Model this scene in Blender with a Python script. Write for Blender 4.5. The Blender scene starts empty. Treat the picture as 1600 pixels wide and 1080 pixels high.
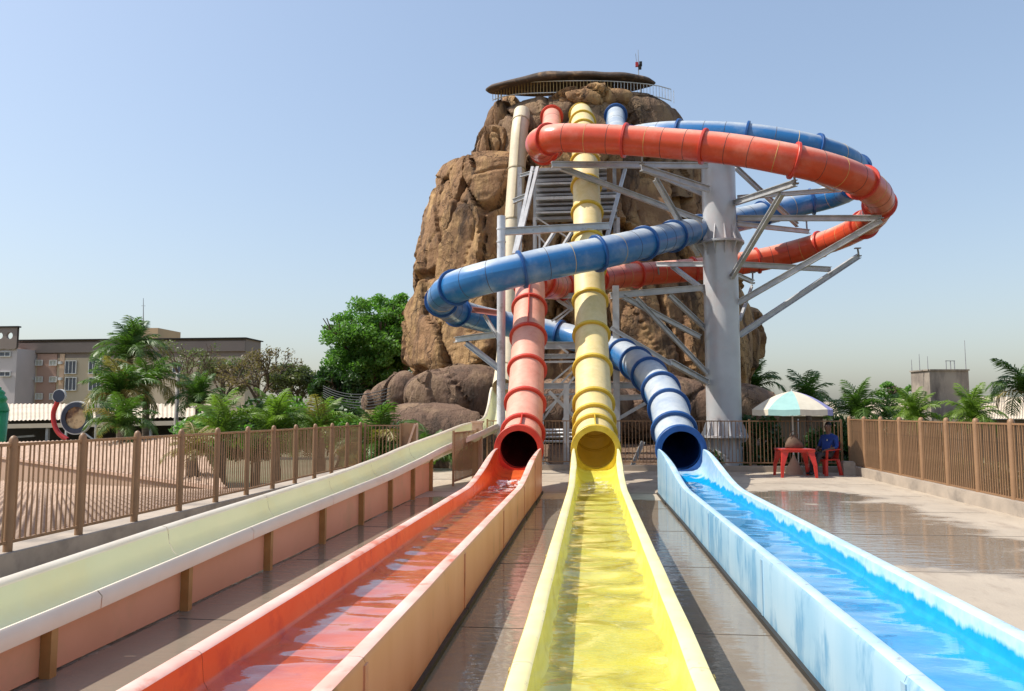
import bpy, math, random
import numpy as np
from mathutils import Vector, Matrix, noise
R = math.radians
random.seed(7)
scene = bpy.context.scene
COL = scene.collection

# ------------------------------------------------------------------ camera, sky, sun, exposure
CAM = Vector((0, 0, 1.6)); FPX = 1200.0
YAW = R(5.92); PITCH = R(5.0)
cd = bpy.data.cameras.new('camera'); co = bpy.data.objects.new('camera', cd); COL.objects.link(co)
co.location = CAM; co.rotation_euler = (R(90) + PITCH, 0, YAW)
cd.sensor_width = 36; cd.lens = 27.0; cd.clip_start = 0.05; cd.clip_end = 6000
scene.camera = co

SUN_EL = R(53); SUN_AZ = R(-98)                 # azimuth clockwise from +Y: sun on the left, a little behind the camera
w = bpy.data.worlds.new('World'); scene.world = w; w.use_nodes = True
nt = w.node_tree; nt.nodes.clear()
sky = nt.nodes.new('ShaderNodeTexSky'); sky.sky_type = 'NISHITA'; sky.sun_disc = False
sky.sun_elevation = SUN_EL; sky.sun_rotation = SUN_AZ
sky.altitude = 300; sky.air_density = 1.4; sky.dust_density = 3.0; sky.ozone_density = 0.0
bg = nt.nodes.new('ShaderNodeBackground'); bg.inputs[1].default_value = 0.13
wo = nt.nodes.new('ShaderNodeOutputWorld')
tint = nt.nodes.new('ShaderNodeMix'); tint.data_type = 'RGBA'; tint.blend_type = 'MULTIPLY'; tint.inputs[0].default_value = 1
tint.inputs[7].default_value = (1.15, 1.24, 1.40, 1)   # one even hazy-day tone for the whole sky
gam = nt.nodes.new('ShaderNodeGamma'); gam.inputs[1].default_value = .7
nt.links.new(sky.outputs[0], gam.inputs[0]); nt.links.new(gam.outputs[0], tint.inputs[6]); nt.links.new(tint.outputs[2], bg.inputs[0]); nt.links.new(bg.outputs[0], wo.inputs[0])
sd = bpy.data.lights.new('sun', 'SUN'); sd.energy = 3.6; sd.angle = R(0.53); sd.color = (1, 0.94, 0.84)
so = bpy.data.objects.new('sun', sd); COL.objects.link(so); so.location = (-30, 8, 60)
sdir = Vector((math.sin(SUN_AZ) * math.cos(SUN_EL), math.cos(SUN_AZ) * math.cos(SUN_EL), math.sin(SUN_EL)))
so.rotation_euler = (-sdir).to_track_quat('-Z', 'Y').to_euler()
vs = scene.view_settings; vs.view_transform = 'Standard'; vs.look = 'None'; vs.gamma = 1; vs.exposure = 0.66
vs.use_curve_mapping = False
scene.cycles.use_denoising = True; scene.cycles.max_bounces = 6; scene.cycles.transparent_max_bounces = 12
scene.cycles.caustics_reflective = False; scene.cycles.caustics_refractive = False

# ------------------------------------------------------------------ helpers
CR = Vector((math.cos(YAW), math.sin(YAW), 0))
CF = Vector((-math.sin(YAW) * math.cos(PITCH), math.cos(YAW) * math.cos(PITCH), math.sin(PITCH)))
CU = CR.cross(CF)
def ray(px, py): return CF + CR * ((px - 800) / FPX) + CU * ((540 - py) / FPX)
def at(px, py, Y):
    d = ray(px, py); return CAM + d * (Y / d.y)
def ground(px, py, z=0.0):
    d = ray(px, py); return CAM + d * ((z - CAM.z) / d.z)
def wm(o):
    m = o.matrix_basis.copy()
    return m if o.parent is None else wm(o.parent) @ o.matrix_parent_inverse @ m
def attach(o, parent):
    if parent is not None:
        o.parent = parent; o.matrix_parent_inverse = wm(parent).inverted()
def tag(o, label=None, cat=None, group=None, kind=None):
    if label: o['label'] = label
    if cat: o['category'] = cat
    if group: o['group'] = group
    if kind: o['kind'] = kind
    return o
def thing(name, loc, label, cat, group=None):
    o = bpy.data.objects.new(name, None); COL.objects.link(o); o.location = loc; o.empty_display_size = .2
    return tag(o, label, cat, group)
def inst(name, mesh, loc, rot=(0, 0, 0), parent=None, scale=(1, 1, 1)):
    o = bpy.data.objects.new(name, mesh); COL.objects.link(o)
    o.location = loc; o.rotation_euler = rot; o.scale = scale
    attach(o, parent); return o
class MB:
    def __init__(s): s.v = []; s.f = []; s.m = []; s.mi = 0; s.att = None
    def face(s, *idx): s.f.append(idx); s.m.append(s.mi)
    def quad(s, a, b, c, d):
        n = len(s.v); s.v += [tuple(a), tuple(b), tuple(c), tuple(d)]; s.face(n, n + 1, n + 2, n + 3); return s
    def box(s, c, d, rz=0):
        c = Vector(c); M = Matrix.Rotation(rz, 3, 'Z')
        n = len(s.v)
        for z in (-.5, .5):
            for x, y in ((-.5, -.5), (.5, -.5), (.5, .5), (-.5, .5)):
                s.v.append(tuple(c + M @ Vector((x * d[0], y * d[1], z * d[2]))))
        for q in ((3, 2, 1, 0), (4, 5, 6, 7), (0, 1, 5, 4), (1, 2, 6, 5), (2, 3, 7, 6), (3, 0, 4, 7)): s.face(*[n + i for i in q])
        return s
    def beam(s, p, q, wd, h=None, up=None):
        p = Vector(p); q = Vector(q); h = h or wd; t = (q - p).normalized()
        u = Vector(up) if up else (Vector((0, 0, 1)) if abs(t.z) < .95 else Vector((0, 1, 0)))
        a = t.cross(u).normalized(); b = a.cross(t)
        n = len(s.v)
        for e in (p, q):
            for x, y in ((-.5, -.5), (.5, -.5), (.5, .5), (-.5, .5)): s.v.append(tuple(e + a * (x * wd) + b * (y * h)))
        for k in ((0, 1, 2, 3), (7, 6, 5, 4), (0, 4, 5, 1), (1, 5, 6, 2), (2, 6, 7, 3), (3, 7, 4, 0)): s.face(*[n + i for i in k])
        return s
    def ibeam(s, p, q, wd, h):
        p = Vector(p); q = Vector(q); t = (q - p).normalized()
        u = Vector((0, 0, 1)) if abs(t.z) < .95 else Vector((0, 1, 0))
        b = t.cross(u).normalized().cross(t)
        tk = max(.018, h * .09)
        s.beam(p + b * (h / 2 - tk / 2), q + b * (h / 2 - tk / 2), wd, tk)
        s.beam(p - b * (h / 2 - tk / 2), q - b * (h / 2 - tk / 2), wd, tk)
        s.beam(p, q, max(.014, wd * .14), h - 2 * tk - .001); return s
    def tube(s, p, q, r0, r1=None, n=10, cap=True):
        p = Vector(p); q = Vector(q); r1 = r0 if r1 is None else r1; t = (q - p).normalized()
        u = Vector((0, 0, 1)) if abs(t.z) < .95 else Vector((1, 0, 0))
        a = t.cross(u).normalized(); b = a.cross(t); k = len(s.v)
        for e, r in ((p, r0), (q, r1)):
            for i in range(n):
                an = 2 * math.pi * i / n; s.v.append(tuple(e + a * (math.cos(an) * r) + b * (math.sin(an) * r)))
        for i in range(n): s.face(k + i, k + (i + 1) % n, k + n + (i + 1) % n, k + n + i)
        if cap: s.face(*[k + i for i in range(n)][::-1]); s.face(*[k + n + i for i in range(n)])
        return s
    def lathe(s, c, prof, n=24, ax=(1, 1)):
        k = len(s.v)
        for (r, z) in prof:
            for i in range(n):
                an = 2 * math.pi * i / n; s.v.append((c[0] + math.cos(an) * r * ax[0], c[1] + math.sin(an) * r * ax[1], c[2] + z))
        for j in range(len(prof) - 1):
            for i in range(n): s.face(k + j * n + i, k + j * n + (i + 1) % n, k + (j + 1) * n + (i + 1) % n, k + (j + 1) * n + i)
        return s
    def grid(s, P):        # P rows of points
        k = len(s.v); nr = len(P); nc = len(P[0])
        for r in P: s.v += [tuple(p) for p in r]
        for i in range(nr - 1):
            for j in range(nc - 1): s.face(k + i * nc + j, k + i * nc + j + 1, k + (i + 1) * nc + j + 1, k + (i + 1) * nc + j)
        return s
    def mesh(s, name, mats, smooth=False, sharp=None):
        me = bpy.data.meshes.new(name); me.from_pydata(s.v, [], s.f)
        if not isinstance(mats, (list, tuple)): mats = [mats]
        for m in mats: me.materials.append(m)
        if len(mats) > 1: me.polygons.foreach_set('material_index', s.m)
        if smooth: me.polygons.foreach_set('use_smooth', [True] * len(me.polygons))
        if sharp: me.set_sharp_from_angle(angle=R(sharp))
        if s.att:
            for nm, vals in s.att.items():
                a = me.attributes.new(nm, 'FLOAT', 'POINT'); a.data.foreach_set('value', vals)
        me.update(); return me
    def build(s, name, mats, parent=None, smooth=False, sharp=None):
        o = bpy.data.objects.new(name, s.mesh(name, mats, smooth, sharp)); COL.objects.link(o); attach(o, parent); return o
def smooth(a, b, x):
    t = max(0, min(1, (x - a) / (b - a))); return t * t * (3 - 2 * t)
def lerpt(tab, x):
    if x <= tab[0][0]: return tab[0][1]
    for (a, u), (b, v) in zip(tab, tab[1:]):
        if x <= b: return u + (v - u) * (x - a) / (b - a)
    return tab[-1][1]
def spline(pts, step):
    P = [Vector(p) for p in pts]; P = [P[0] * 2 - P[1]] + P + [P[-1] * 2 - P[-2]]; out = []
    for i in range(1, len(P) - 2):
        a, b, c, d = P[i - 1:i + 3]
        for k in range(24):
            t = k / 24
            out.append(.5 * ((2 * b) + (c - a) * t + (2 * a - 5 * b + 4 * c - d) * t * t + (3 * b - a - 3 * c + d) * t ** 3))
    out.append(P[-2])
    for _ in range(6):           # relax
        out = [out[0]] + [(out[i - 1] + out[i] * 2 + out[i + 1]) / 4 for i in range(1, len(out) - 1)] + [out[-1]]
    L = [0]
    for a, b in zip(out, out[1:]): L.append(L[-1] + (b - a).length)
    n = max(2, int(L[-1] / step)); res = []; j = 0
    for k in range(n + 1):
        s_ = L[-1] * k / n
        while j < len(L) - 2 and L[j + 1] < s_: j += 1
        t = (s_ - L[j]) / max(1e-9, L[j + 1] - L[j]); res.append(out[j].lerp(out[j + 1], t))
    return res

# ------------------------------------------------------------------ materials
def nodes(name):
    m = bpy.data.materials.new(name); m.use_nodes = True; t = m.node_tree
    return m, t, t.nodes['Principled BSDF'], t.nodes['Material Output']
def N(t, ty, **kw):
    n = t.nodes.new(ty)
    for k, v in kw.items(): setattr(n, k, v)
    return n
def noise_fac(t, scale, detail=4, stretch=(1, 1, 1), lo=.35, hi=.65, rough=.55, coord='Object', dist=0.0):
    tc = N(t, 'ShaderNodeTexCoord'); mp = N(t, 'ShaderNodeMapping'); mp.inputs['Scale'].default_value = stretch
    nz = N(t, 'ShaderNodeTexNoise'); nz.inputs['Scale'].default_value = scale; nz.inputs['Detail'].default_value = detail
    nz.inputs['Roughness'].default_value = rough; nz.inputs['Distortion'].default_value = dist
    mr = N(t, 'ShaderNodeMapRange'); mr.inputs['From Min'].default_value = lo; mr.inputs['From Max'].default_value = hi
    t.links.new(tc.outputs[coord], mp.inputs[0]); t.links.new(mp.outputs[0], nz.inputs['Vector']); t.links.new(nz.outputs[0], mr.inputs[0])
    return mr.outputs[0], nz.outputs[0]
def mixc(t, f, a, b, mode='MIX'):
    x = N(t, 'ShaderNodeMix', data_type='RGBA', blend_type=mode)
    if isinstance(f, float): x.inputs[0].default_value = f
    else: t.links.new(f, x.inputs[0])
    for v, i in ((a, 6), (b, 7)):
        if isinstance(v, (tuple, list)): x.inputs[i].default_value = (*v[:3], 1)
        else: t.links.new(v, x.inputs[i])
    return x.outputs[2]
def math_(t, op, a, b=None):
    x = N(t, 'ShaderNodeMath', operation=op)
    for v, i in ((a, 0), (b, 1)):
        if v is None: continue
        if isinstance(v, (int, float)): x.inputs[i].default_value = v
        else: t.links.new(v, x.inputs[i])
    x.use_clamp = False
    return x.outputs[0]
def bump(t, p, h, strength=.3, dist=.02):
    b = N(t, 'ShaderNodeBump'); b.inputs['Strength'].default_value = strength; b.inputs['Distance'].default_value = dist
    t.links.new(h, b.inputs['Height']); t.links.new(b.outputs[0], p.inputs['Normal'])
def mat(name, a, b=None, scale=3, rough=.6, metal=0.0, stretch=(1, 1, 1), lo=.35, hi=.65, bmp=0.0, bscale=None, bdist=.01, dirt=None, dscale=1.2, dlo=.52, dhi=.7, spec=.5, dstretch=(1, 1, 1), detail=5):
    m, t, p, o = nodes(name)
    p.inputs['Roughness'].default_value = rough; p.inputs['Metallic'].default_value = metal; p.inputs['Specular IOR Level'].default_value = spec
    if b is None: b = tuple(c * .82 for c in a)
    f, raw = noise_fac(t, scale, detail, stretch, lo, hi); c = mixc(t, f, a, b)
    if dirt:
        f2, _ = noise_fac(t, dscale, 6, dstretch, dlo, dhi, .65); c = mixc(t, f2, c, dirt)
    t.links.new(c, p.inputs['Base Color'])
    if bmp:
        _, h = noise_fac(t, bscale or scale * 4, 5, stretch); bump(t, p, h, bmp, bdist)
    return m
def shell_mat(name, base, bleached, transl, rough=.28):
    # fibreglass half shells: the 'bleach' attribute marks the chalky upper half shell
    m, t, p, o = nodes(name)
    at_ = N(t, 'ShaderNodeAttribute', attribute_name='bleach')
    f, raw = noise_fac(t, 1.1, 8, (1, 1, 1), .3, .7, .7)
    fac = math_(t, 'MULTIPLY', at_.outputs['Fac'], math_(t, 'ADD', math_(t, 'MULTIPLY', f, .45), .52))
    c = mixc(t, fac, base, bleached)
    g, _ = noise_fac(t, 5, 7, (1, 1, 1), .45, .75, .72)
    c = mixc(t, math_(t, 'MULTIPLY', g, .32), c, tuple(x * .5 + .02 for x in base))
    g2, _ = noise_fac(t, .9, 6, (1, 1, 1), .5, .8, .7); c = mixc(t, math_(t, 'MULTIPLY', g2, .35), c, bleached)
    t.links.new(c, p.inputs['Base Color'])
    t.links.new(math_(t, 'ADD', math_(t, 'MULTIPLY', fac, .3), rough), p.inputs['Roughness'])
    tr = N(t, 'ShaderNodeBsdfTranslucent'); t.links.new(c, tr.inputs[0])
    mx = N(t, 'ShaderNodeMixShader'); mx.inputs[0].default_value = transl
    t.links.new(p.outputs[0], mx.inputs[1]); t.links.new(tr.outputs[0], mx.inputs[2]); t.links.new(mx.outputs[0], o.inputs[0])
    _, h = noise_fac(t, 2.2, 2); bump(t, p, h, .12, .02)
    return m
M = {}
M['red_shell'] = shell_mat('red_fibreglass', (.64, .075, .028), (.80, .43, .32), .015)
M['yel_shell'] = shell_mat('yellow_fibreglass', (.70, .48, .06), (.80, .66, .38), .10)
M['blu_shell'] = shell_mat('blue_fibreglass', (.022, .155, .40), (.56, .58, .56), .01)
M['bei_shell'] = shell_mat('cream_fibreglass', (.66, .54, .36), (.78, .68, .50), .08)
M['red_ring'] = mat('red_flange_paint', (.50, .035, .02), (.62, .07, .04), 4, .4)
M['yel_ring'] = mat('mustard_flange_paint', (.52, .34, .02), (.66, .46, .06), 4, .4)
M['blu_ring'] = mat('navy_flange_paint', (.006, .055, .20), (.012, .085, .28), 4, .4)
M['bei_ring'] = mat('cream_flange_paint', (.5, .42, .28), (.42, .34, .22), 4, .5)
M['red_shade'] = mat('red_mouth_shade', (.13, .012, .012), (.09, .009, .009), 3, .4)  # this and the blue one paint in the shade deep inside the tube mouths
M['blu_shade'] = mat('blue_mouth_shade', (.005, .028, .11), (.004, .02, .08), 3, .4)
M['line_dark'] = mat('dark_joint_sealant', (.05, .035, .035), None, 5, .6)
M['line_pale'] = mat('pale_joint_sealant', (.62, .42, .12), None, 5, .5)
M['red_in'] = mat('red_trough_gelcoat', (.66, .115, .03), (.72, .16, .045), 2.5, .22, bmp=.08, bscale=4, bdist=.03, dirt=(.48, .06, .03), dscale=3)
M['yel_in'] = mat('yellow_trough_gelcoat', (.70, .63, .08), (.76, .70, .14), 2.5, .22, bmp=.08, bscale=4, bdist=.03, dirt=(.55, .45, .05), dscale=3)
M['red_rim'] = mat('bleached_red_rim', (.80, .55, .47), (.74, .38, .30), 3, .45, dirt=(.62, .20, .13), dscale=2.5, dlo=.56, dhi=.66, bmp=.1, bscale=30)
M['yel_rim'] = mat('bleached_yellow_rim', (.80, .73, .42), (.78, .68, .32), 3, .45, dirt=(.50, .42, .26), dscale=16, dlo=.6, dhi=.68, bmp=.1, bscale=30)
M['blu_rim'] = mat('bleached_blue_rim', (.54, .68, .77), (.38, .58, .74), 3, .42, dirt=(.34, .38, .38), dscale=16, dlo=.58, dhi=.66, bmp=.1, bscale=30)
M['red_out'] = mat('weathered_orange_outer_wall', (.68, .34, .225), (.60, .26, .15), 2, .3, stretch=(1, 1, .25), dirt=(.30, .14, .08), dscale=4, dstretch=(1, 1, .3), dlo=.58, dhi=.72)
M['yel_out'] = mat('weathered_yellow_outer_wall', (.6, .46, .12), (.5, .36, .1), 2, .3, stretch=(1, 1, .25))
M['blu_out'] = mat('weathered_blue_outer_wall', (.37, .54, .66), (.28, .47, .62), 2.6, .25, stretch=(1, 1, .22), dirt=(.15, .34, .52), dscale=1.7, dstretch=(1, 1, .35), dlo=.52, dhi=.60)
def blue_inner():
    m, t, p, o = nodes('blue_trough_gelcoat'); p.inputs['Roughness'].default_value = .22
    tc = N(t, 'ShaderNodeTexCoord'); sp = N(t, 'ShaderNodeSeparateXYZ'); t.links.new(tc.outputs['Object'], sp.inputs[0])
    f, raw = noise_fac(t, 3.5, 5, (1, 1, .4), .3, .7, .6)
    h = math_(t, 'ADD', sp.outputs[2], math_(t, 'MULTIPLY', f, .09))
    mr = N(t, 'ShaderNodeMapRange'); mr.inputs['From Min'].default_value = .455; mr.inputs['From Max'].default_value = .485
    t.links.new(h, mr.inputs[0])
    g, _ = noise_fac(t, 9, 5)
    pale = mixc(t, g, (.50, .66, .78), (.34, .56, .74))
    c = mixc(t, mr.outputs[0], mixc(t, g, (.005, .28, .61), (.009, .345, .69)), pale); t.links.new(c, p.inputs['Base Color'])
    return m
M['blu_in'] = blue_inner()
M['green_in'] = mat('pale_green_gelcoat', (.72, .71, .48), (.66, .67, .45), 1.4, .35, dirt=(.68, .63, .36), dscale=.9, dlo=.5, dhi=.75)
M['green_rim'] = mat('cream_rim_gelcoat', (.80, .72, .58), (.76, .66, .52), 3, .4)
M['panel'] = mat('salmon_side_panel', (.68, .37, .235), (.62, .33, .20), 1.3, .5, dirt=(.56, .34, .20), dscale=1.5)
M['rib'] = mat('ochre_support_rib', (.42, .25, .09), (.32, .18, .06), 5, .6)
def water_mat(name, tint, ior=1.6):
    m, t, p, o = nodes(name); t.nodes.remove(p)
    tr = N(t, 'ShaderNodeBsdfTransparent'); tr.inputs[0].default_value = (*tint, 1)
    gl = N(t, 'ShaderNodeBsdfGlossy'); gl.inputs['Roughness'].default_value = .03; gl.inputs[0].default_value = (1, 1, 1, 1)
    _, h = noise_fac(t, 14, 3, (.5, 1, 1)); b = N(t, 'ShaderNodeBump'); b.inputs['Strength'].default_value = .25; b.inputs['Distance'].default_value = .012
    t.links.new(h, b.inputs['Height']); t.links.new(b.outputs[0], gl.inputs['Normal'])
    ge = N(t, 'ShaderNodeNewGeometry'); dt = N(t, 'ShaderNodeVectorMath', operation='DOT_PRODUCT'); t.links.new(ge.outputs['Incoming'], dt.inputs[0]); t.links.new(b.outputs[0], dt.inputs[1])
    g1 = math_(t, 'POWER', math_(t, 'SUBTRACT', 1.0, math_(t, 'MINIMUM', math_(t, 'ABSOLUTE', dt.outputs['Value']), 1.0)), 3.6)     # Schlick reflectance of a thin water sheet
    fac = math_(t, 'ADD', math_(t, 'MULTIPLY', g1, .95), .035)
    mx = N(t, 'ShaderNodeMixShader'); t.links.new(fac, mx.inputs[0]); t.links.new(tr.outputs[0], mx.inputs[1]); t.links.new(gl.outputs[0], mx.inputs[2])
    # white foam where the 'foam' attribute says the jet breaks
    df = N(t, 'ShaderNodeBsdfDiffuse'); df.inputs[0].default_value = (.85, .85, .85, 1)
    at_ = N(t, 'ShaderNodeAttribute', attribute_name='foam'); f, _ = noise_fac(t, 9, 6, (1, .6, 1), .48, .62, .7)
    m2 = N(t, 'ShaderNodeMixShader'); t.links.new(math_(t, 'MULTIPLY', at_.outputs['Fac'], f), m2.inputs[0])
    t.links.new(mx.outputs[0], m2.inputs[1]); t.links.new(df.outputs[0], m2.inputs[2]); t.links.new(m2.outputs[0], o.inputs[0])
    return m
M['water'] = water_mat('clear_water', (.96, .97, .97))
M['steel'] = mat('galvanised_steel', (.52, .525, .53), (.40, .405, .41), 3, .42, .15, dirt=(.24, .22, .21), dscale=2.5, dlo=.6, dhi=.75)
M['steel_dark'] = mat('dull_grey_steel', (.34, .345, .36), (.26, .26, .27), 3, .5, .1)
M['steel_white'] = mat('white_primed_steel', (.64, .65, .68), (.54, .55, .58), 3, .5, .1, dirt=(.34, .31, .29), dscale=2, dlo=.58)
M['column'] = mat('grey_painted_column', (.52, .53, .545), (.44, .45, .465), 1.2, .32, .1, dirt=(.50, .44, .44), dscale=1.1, dlo=.5, dhi=.72)
M['arm_red'] = mat('faded_red_arm', (.46, .20, .18), (.36, .14, .12), 3, .5)
M['tan'] = mat('brown_fence_paint', (.29, .165, .085), (.235, .13, .065), 3, .5, dirt=(.16, .09, .05), dscale=4, dlo=.58)
M['tan_pale'] = mat('sun_bleached_beige_board', (.56, .38, .28), (.48, .31, .22), 3, .55)
M['kerb'] = mat('weathered_concrete_kerb', (.42, .35, .28), (.32, .27, .22), 2, .8, bmp=.3, bscale=20, dirt=(.20, .17, .145), dscale=1.4)
M['roof'] = mat('pale_clay_tile', (.44, .30, .215), (.34, .225, .155), 2.2, .75, dirt=(.26, .17, .12), dscale=1.3, dlo=.5, dhi=.75)
M['roof2'] = mat('cream_sheet_roof', (.58, .49, .38), (.50, .41, .31), .6, .7)
M['stucco'] = mat('tan_stucco', (.40, .27, .19), (.35, .23, .16), 2, .8)
def rock_mat(name, a, b, c3, dark):
    m, t, p, o = nodes(name); p.inputs['Roughness'].default_value = .85; p.inputs['Specular IOR Level'].default_value = .25
    f, raw = noise_fac(t, .45, 8, (1, 1, .6), .36, .64, .62); c = mixc(t, f, a, b)
    f, _ = noise_fac(t, .9, 8, (1, 1, .35), .46, .60, .68); c = mixc(t, f, c, c3)
    f, _ = noise_fac(t, .8, 8, (1, 1, .20), .53, .62, .7); c = mixc(t, math_(t, 'MULTIPLY', f, .8), c, dark)
    f, _ = noise_fac(t, 9, 6, (1, 1, 1), .62, .72, .7); c = mixc(t, math_(t, 'MULTIPLY', f, .6), c, dark)
    t.links.new(c, p.inputs['Base Color'])
    tc = N(t, 'ShaderNodeTexCoord'); mp = N(t, 'ShaderNodeMapping'); mp.inputs['Scale'].default_value = (.42, .42, .17); mp.inputs['Rotation'].default_value = (.1, .18, 0)
    _, wv = noise_fac(t, 1.6, 4); vm = N(t, 'ShaderNodeVectorMath', operation='ADD'); t.links.new(tc.outputs['Object'], mp.inputs[0]); t.links.new(mp.outputs[0], vm.inputs[0])
    cx = N(t, 'ShaderNodeCombineXYZ'); t.links.new(wv, cx.inputs[0]); t.links.new(wv, cx.inputs[2]); t.links.new(cx.outputs[0], vm.inputs[1])
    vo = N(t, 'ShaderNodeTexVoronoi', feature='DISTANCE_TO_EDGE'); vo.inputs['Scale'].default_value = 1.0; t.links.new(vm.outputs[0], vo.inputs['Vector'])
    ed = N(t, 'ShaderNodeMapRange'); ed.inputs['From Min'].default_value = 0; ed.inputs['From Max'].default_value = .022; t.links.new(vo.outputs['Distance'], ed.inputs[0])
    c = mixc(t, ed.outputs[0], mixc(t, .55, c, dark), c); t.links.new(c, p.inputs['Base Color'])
    _, h = noise_fac(t, 2.6, 10, (1, 1, .55), rough=.70)
    bump(t, p, math_(t, 'ADD', h, math_(t, 'MULTIPLY', ed.outputs[0], .22)), .9, .26)
    return m
M['rock'] = rock_mat('brown_moulded_rock', (.36, .205, .105), (.215, .122, .066), (.47, .29, .135), (.045, .031, .024))
M['rock_top'] = rock_mat('shade_and_stain_rock', (.235, .15, .095), (.16, .10, .066), (.32, .21, .12), (.045, .033, .027))  # darker palette: shade on the upper front and staining both put into the colour
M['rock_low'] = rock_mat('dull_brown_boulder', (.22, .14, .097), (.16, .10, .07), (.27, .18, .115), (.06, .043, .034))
M['canopy'] = mat('dark_moulded_canopy', (.11, .07, .05), (.06, .043, .034), 1.2, .85, dirt=(.30, .19, .11), dscale=2, bmp=.5, bscale=4, bdist=.1)
M['rail_yel'] = mat('ochre_rail_paint', (.50, .34, .12), None, 4, .5)
M['rail_white'] = mat('white_rail_paint', (.66, .66, .66), None, 4, .5)
M['trunk'] = mat('tree_bark', (.15, .105, .07), (.09, .065, .045), 6, .9, stretch=(1, 1, .3), bmp=.5, bscale=20)
M['palm_trunk'] = mat('palm_bark', (.23, .17, .12), (.14, .10, .07), 6, .9, stretch=(.3, .3, 2), bmp=.5, bscale=20)
def leaf_mat(name, a, b, transl=.35, scale=.7):
    m, t, p, o = nodes(name); p.inputs['Roughness'].default_value = .45
    f, raw = noise_fac(t, scale, 4, (1, 1, 1), .35, .65); c = mixc(t, f, a, b)
    oi = N(t, 'ShaderNodeObjectInfo'); c = mixc(t, math_(t, 'MULTIPLY', oi.outputs['Random'], .35), c, tuple(x * .6 for x in a))
    t.links.new(c, p.inputs['Base Color'])
    tr = N(t, 'ShaderNodeBsdfTranslucent'); t.links.new(mixc(t, 1.0, c, (1.0, 1.25, .55), 'MULTIPLY'), tr.inputs[0])
    mx = N(t, 'ShaderNodeMixShader'); mx.inputs[0].default_value = transl
    t.links.new(p.outputs[0], mx.inputs[1]); t.links.new(tr.outputs[0], mx.inputs[2]); t.links.new(mx.outputs[0], o.inputs[0])
    return m
M['leaf'] = leaf_mat('fresh_green_leaf', (.13, .28, .05), (.20, .36, .085), .45)
M['leaf_olive'] = leaf_mat('olive_leaf', (.12, .15, .06), (.19, .20, .09), .4)
M['leaf_dry'] = leaf_mat('dry_brown_leaf', (.24, .16, .10), (.19, .15, .08), .4)
M['leaf_dark'] = leaf_mat('dark_green_leaf', (.035, .085, .022), (.06, .12, .03))
M['palm'] = leaf_mat('palm_frond_green', (.075, .16, .03), (.13, .21, .04), .35)
M['palm_bright'] = leaf_mat('bright_palm_frond', (.16, .26, .035), (.23, .33, .06), .4)
M['palm_dry'] = leaf_mat('dry_palm_frond', (.36, .27, .09), (.26, .22, .08), .3)
M['red_plastic'] = mat('red_moulded_plastic', (.55, .035, .025), (.48, .03, .02), 4, .35)
M['white_plastic'] = mat('white_plastic', (.75, .74, .70), None, 4, .4)
M['teal'] = mat('pale_teal_canvas', (.30, .50, .47), (.27, .46, .44), 6, .8)
M['cream'] = mat('cream_canvas', (.66, .60, .48), (.60, .54, .43), 6, .8)
M['lilac'] = mat('lilac_canvas', (.36, .34, .62), None, 6, .8)
M['peach'] = mat('peach_canvas', (.74, .60, .50), None, 6, .8)
M['skin'] = mat('brown_skin', (.16, .085, .055), (.14, .075, .048), 8, .5)
M['shirt'] = mat('royal_blue_shirt', (.015, .05, .26), (.012, .04, .20), 8, .85)
M['pants'] = mat('dark_grey_trousers', (.05, .043, .045), (.035, .03, .033), 8, .85)
M['shoe'] = mat('black_shoe', (.012, .012, .013), None, 8, .5)
M['hair'] = mat('black_hair', (.010, .009, .008), None, 20, .7)
M['bag'] = mat('brown_canvas_bag', (.15, .095, .06), (.11, .07, .045), 8, .8)
M['wall_tan'] = mat('tan_apartment_wall', (.56, .45, .31), (.51, .41, .28), .4, .85)
M['wall_peach'] = mat('peach_apartment_wall', (.66, .45, .30), (.60, .41, .27), .4, .85)
M['wall_rose'] = mat('rose_brown_apartment_wall', (.42, .26, .195), (.38, .235, .18), .4, .85)
M['wall_grey'] = mat('lilac_grey_wall', (.56, .49, .47), (.51, .45, .43), .4, .85)
M['parapet'] = mat('grey_brown_parapet', (.26, .205, .175), (.23, .18, .155), .4, .85)
M['ochre_wall'] = mat('ochre_tank_wall', (.66, .44, .24), (.60, .40, .22), .6, .85)
M['dim_wall'] = mat('dark_brown_wall', (.13, .10, .075), (.09, .075, .055), .5, .9)
M['frame'] = mat('white_window_frame', (.70, .69, .66), None, 3, .5)
M['glass'] = mat('dark_window_glass', (.05, .06, .085), (.08, .09, .12), 1, .12)
M['glass_pale'] = mat('pale_frosted_glass', (.62, .60, .52), None, 1, .3)
M['bath_glass'] = mat('cream_shuttered_pane', (.50, .48, .40), None, 1, .4)
M['concrete'] = mat('stained_concrete', (.34, .29, .235), (.27, .225, .185), .8, .85, dirt=(.11, .09, .08), dscale=.7, dstretch=(1, 1, .3), dlo=.45, dhi=.65)
M['dark'] = mat('dark_interior', (.02, .018, .016), None, 2, .8)
M['sign_navy'] = mat('navy_sign_ring', (.022, .03, .06), None, 2, .5)
M['sign_pic'] = mat('brown_gold_sign_face', (.34, .17, .06), (.50, .36, .20), 1.3, .5, lo=.42, hi=.56, dirt=(.10, .04, .02), dscale=1.0, dlo=.52, dhi=.6)
M['sign_red'] = mat('red_sign_arm', (.50, .03, .03), None, 2, .4)
M['balloon'] = mat('glossy_green_inflatable', (.02, .25, .08), (.03, .33, .12), 1, .25)
M['pole'] = mat('grey_utility_pole', (.33, .30, .27), None, 3, .8)
M['gap_shade'] = mat('dark_gap_shade', (.03, .028, .026), None, 6, .6)  # dark tone standing in for the shadowed gap at the trough bases
M['wire'] = mat('black_cable', (.03, .03, .03), None, 3, .6)

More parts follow.
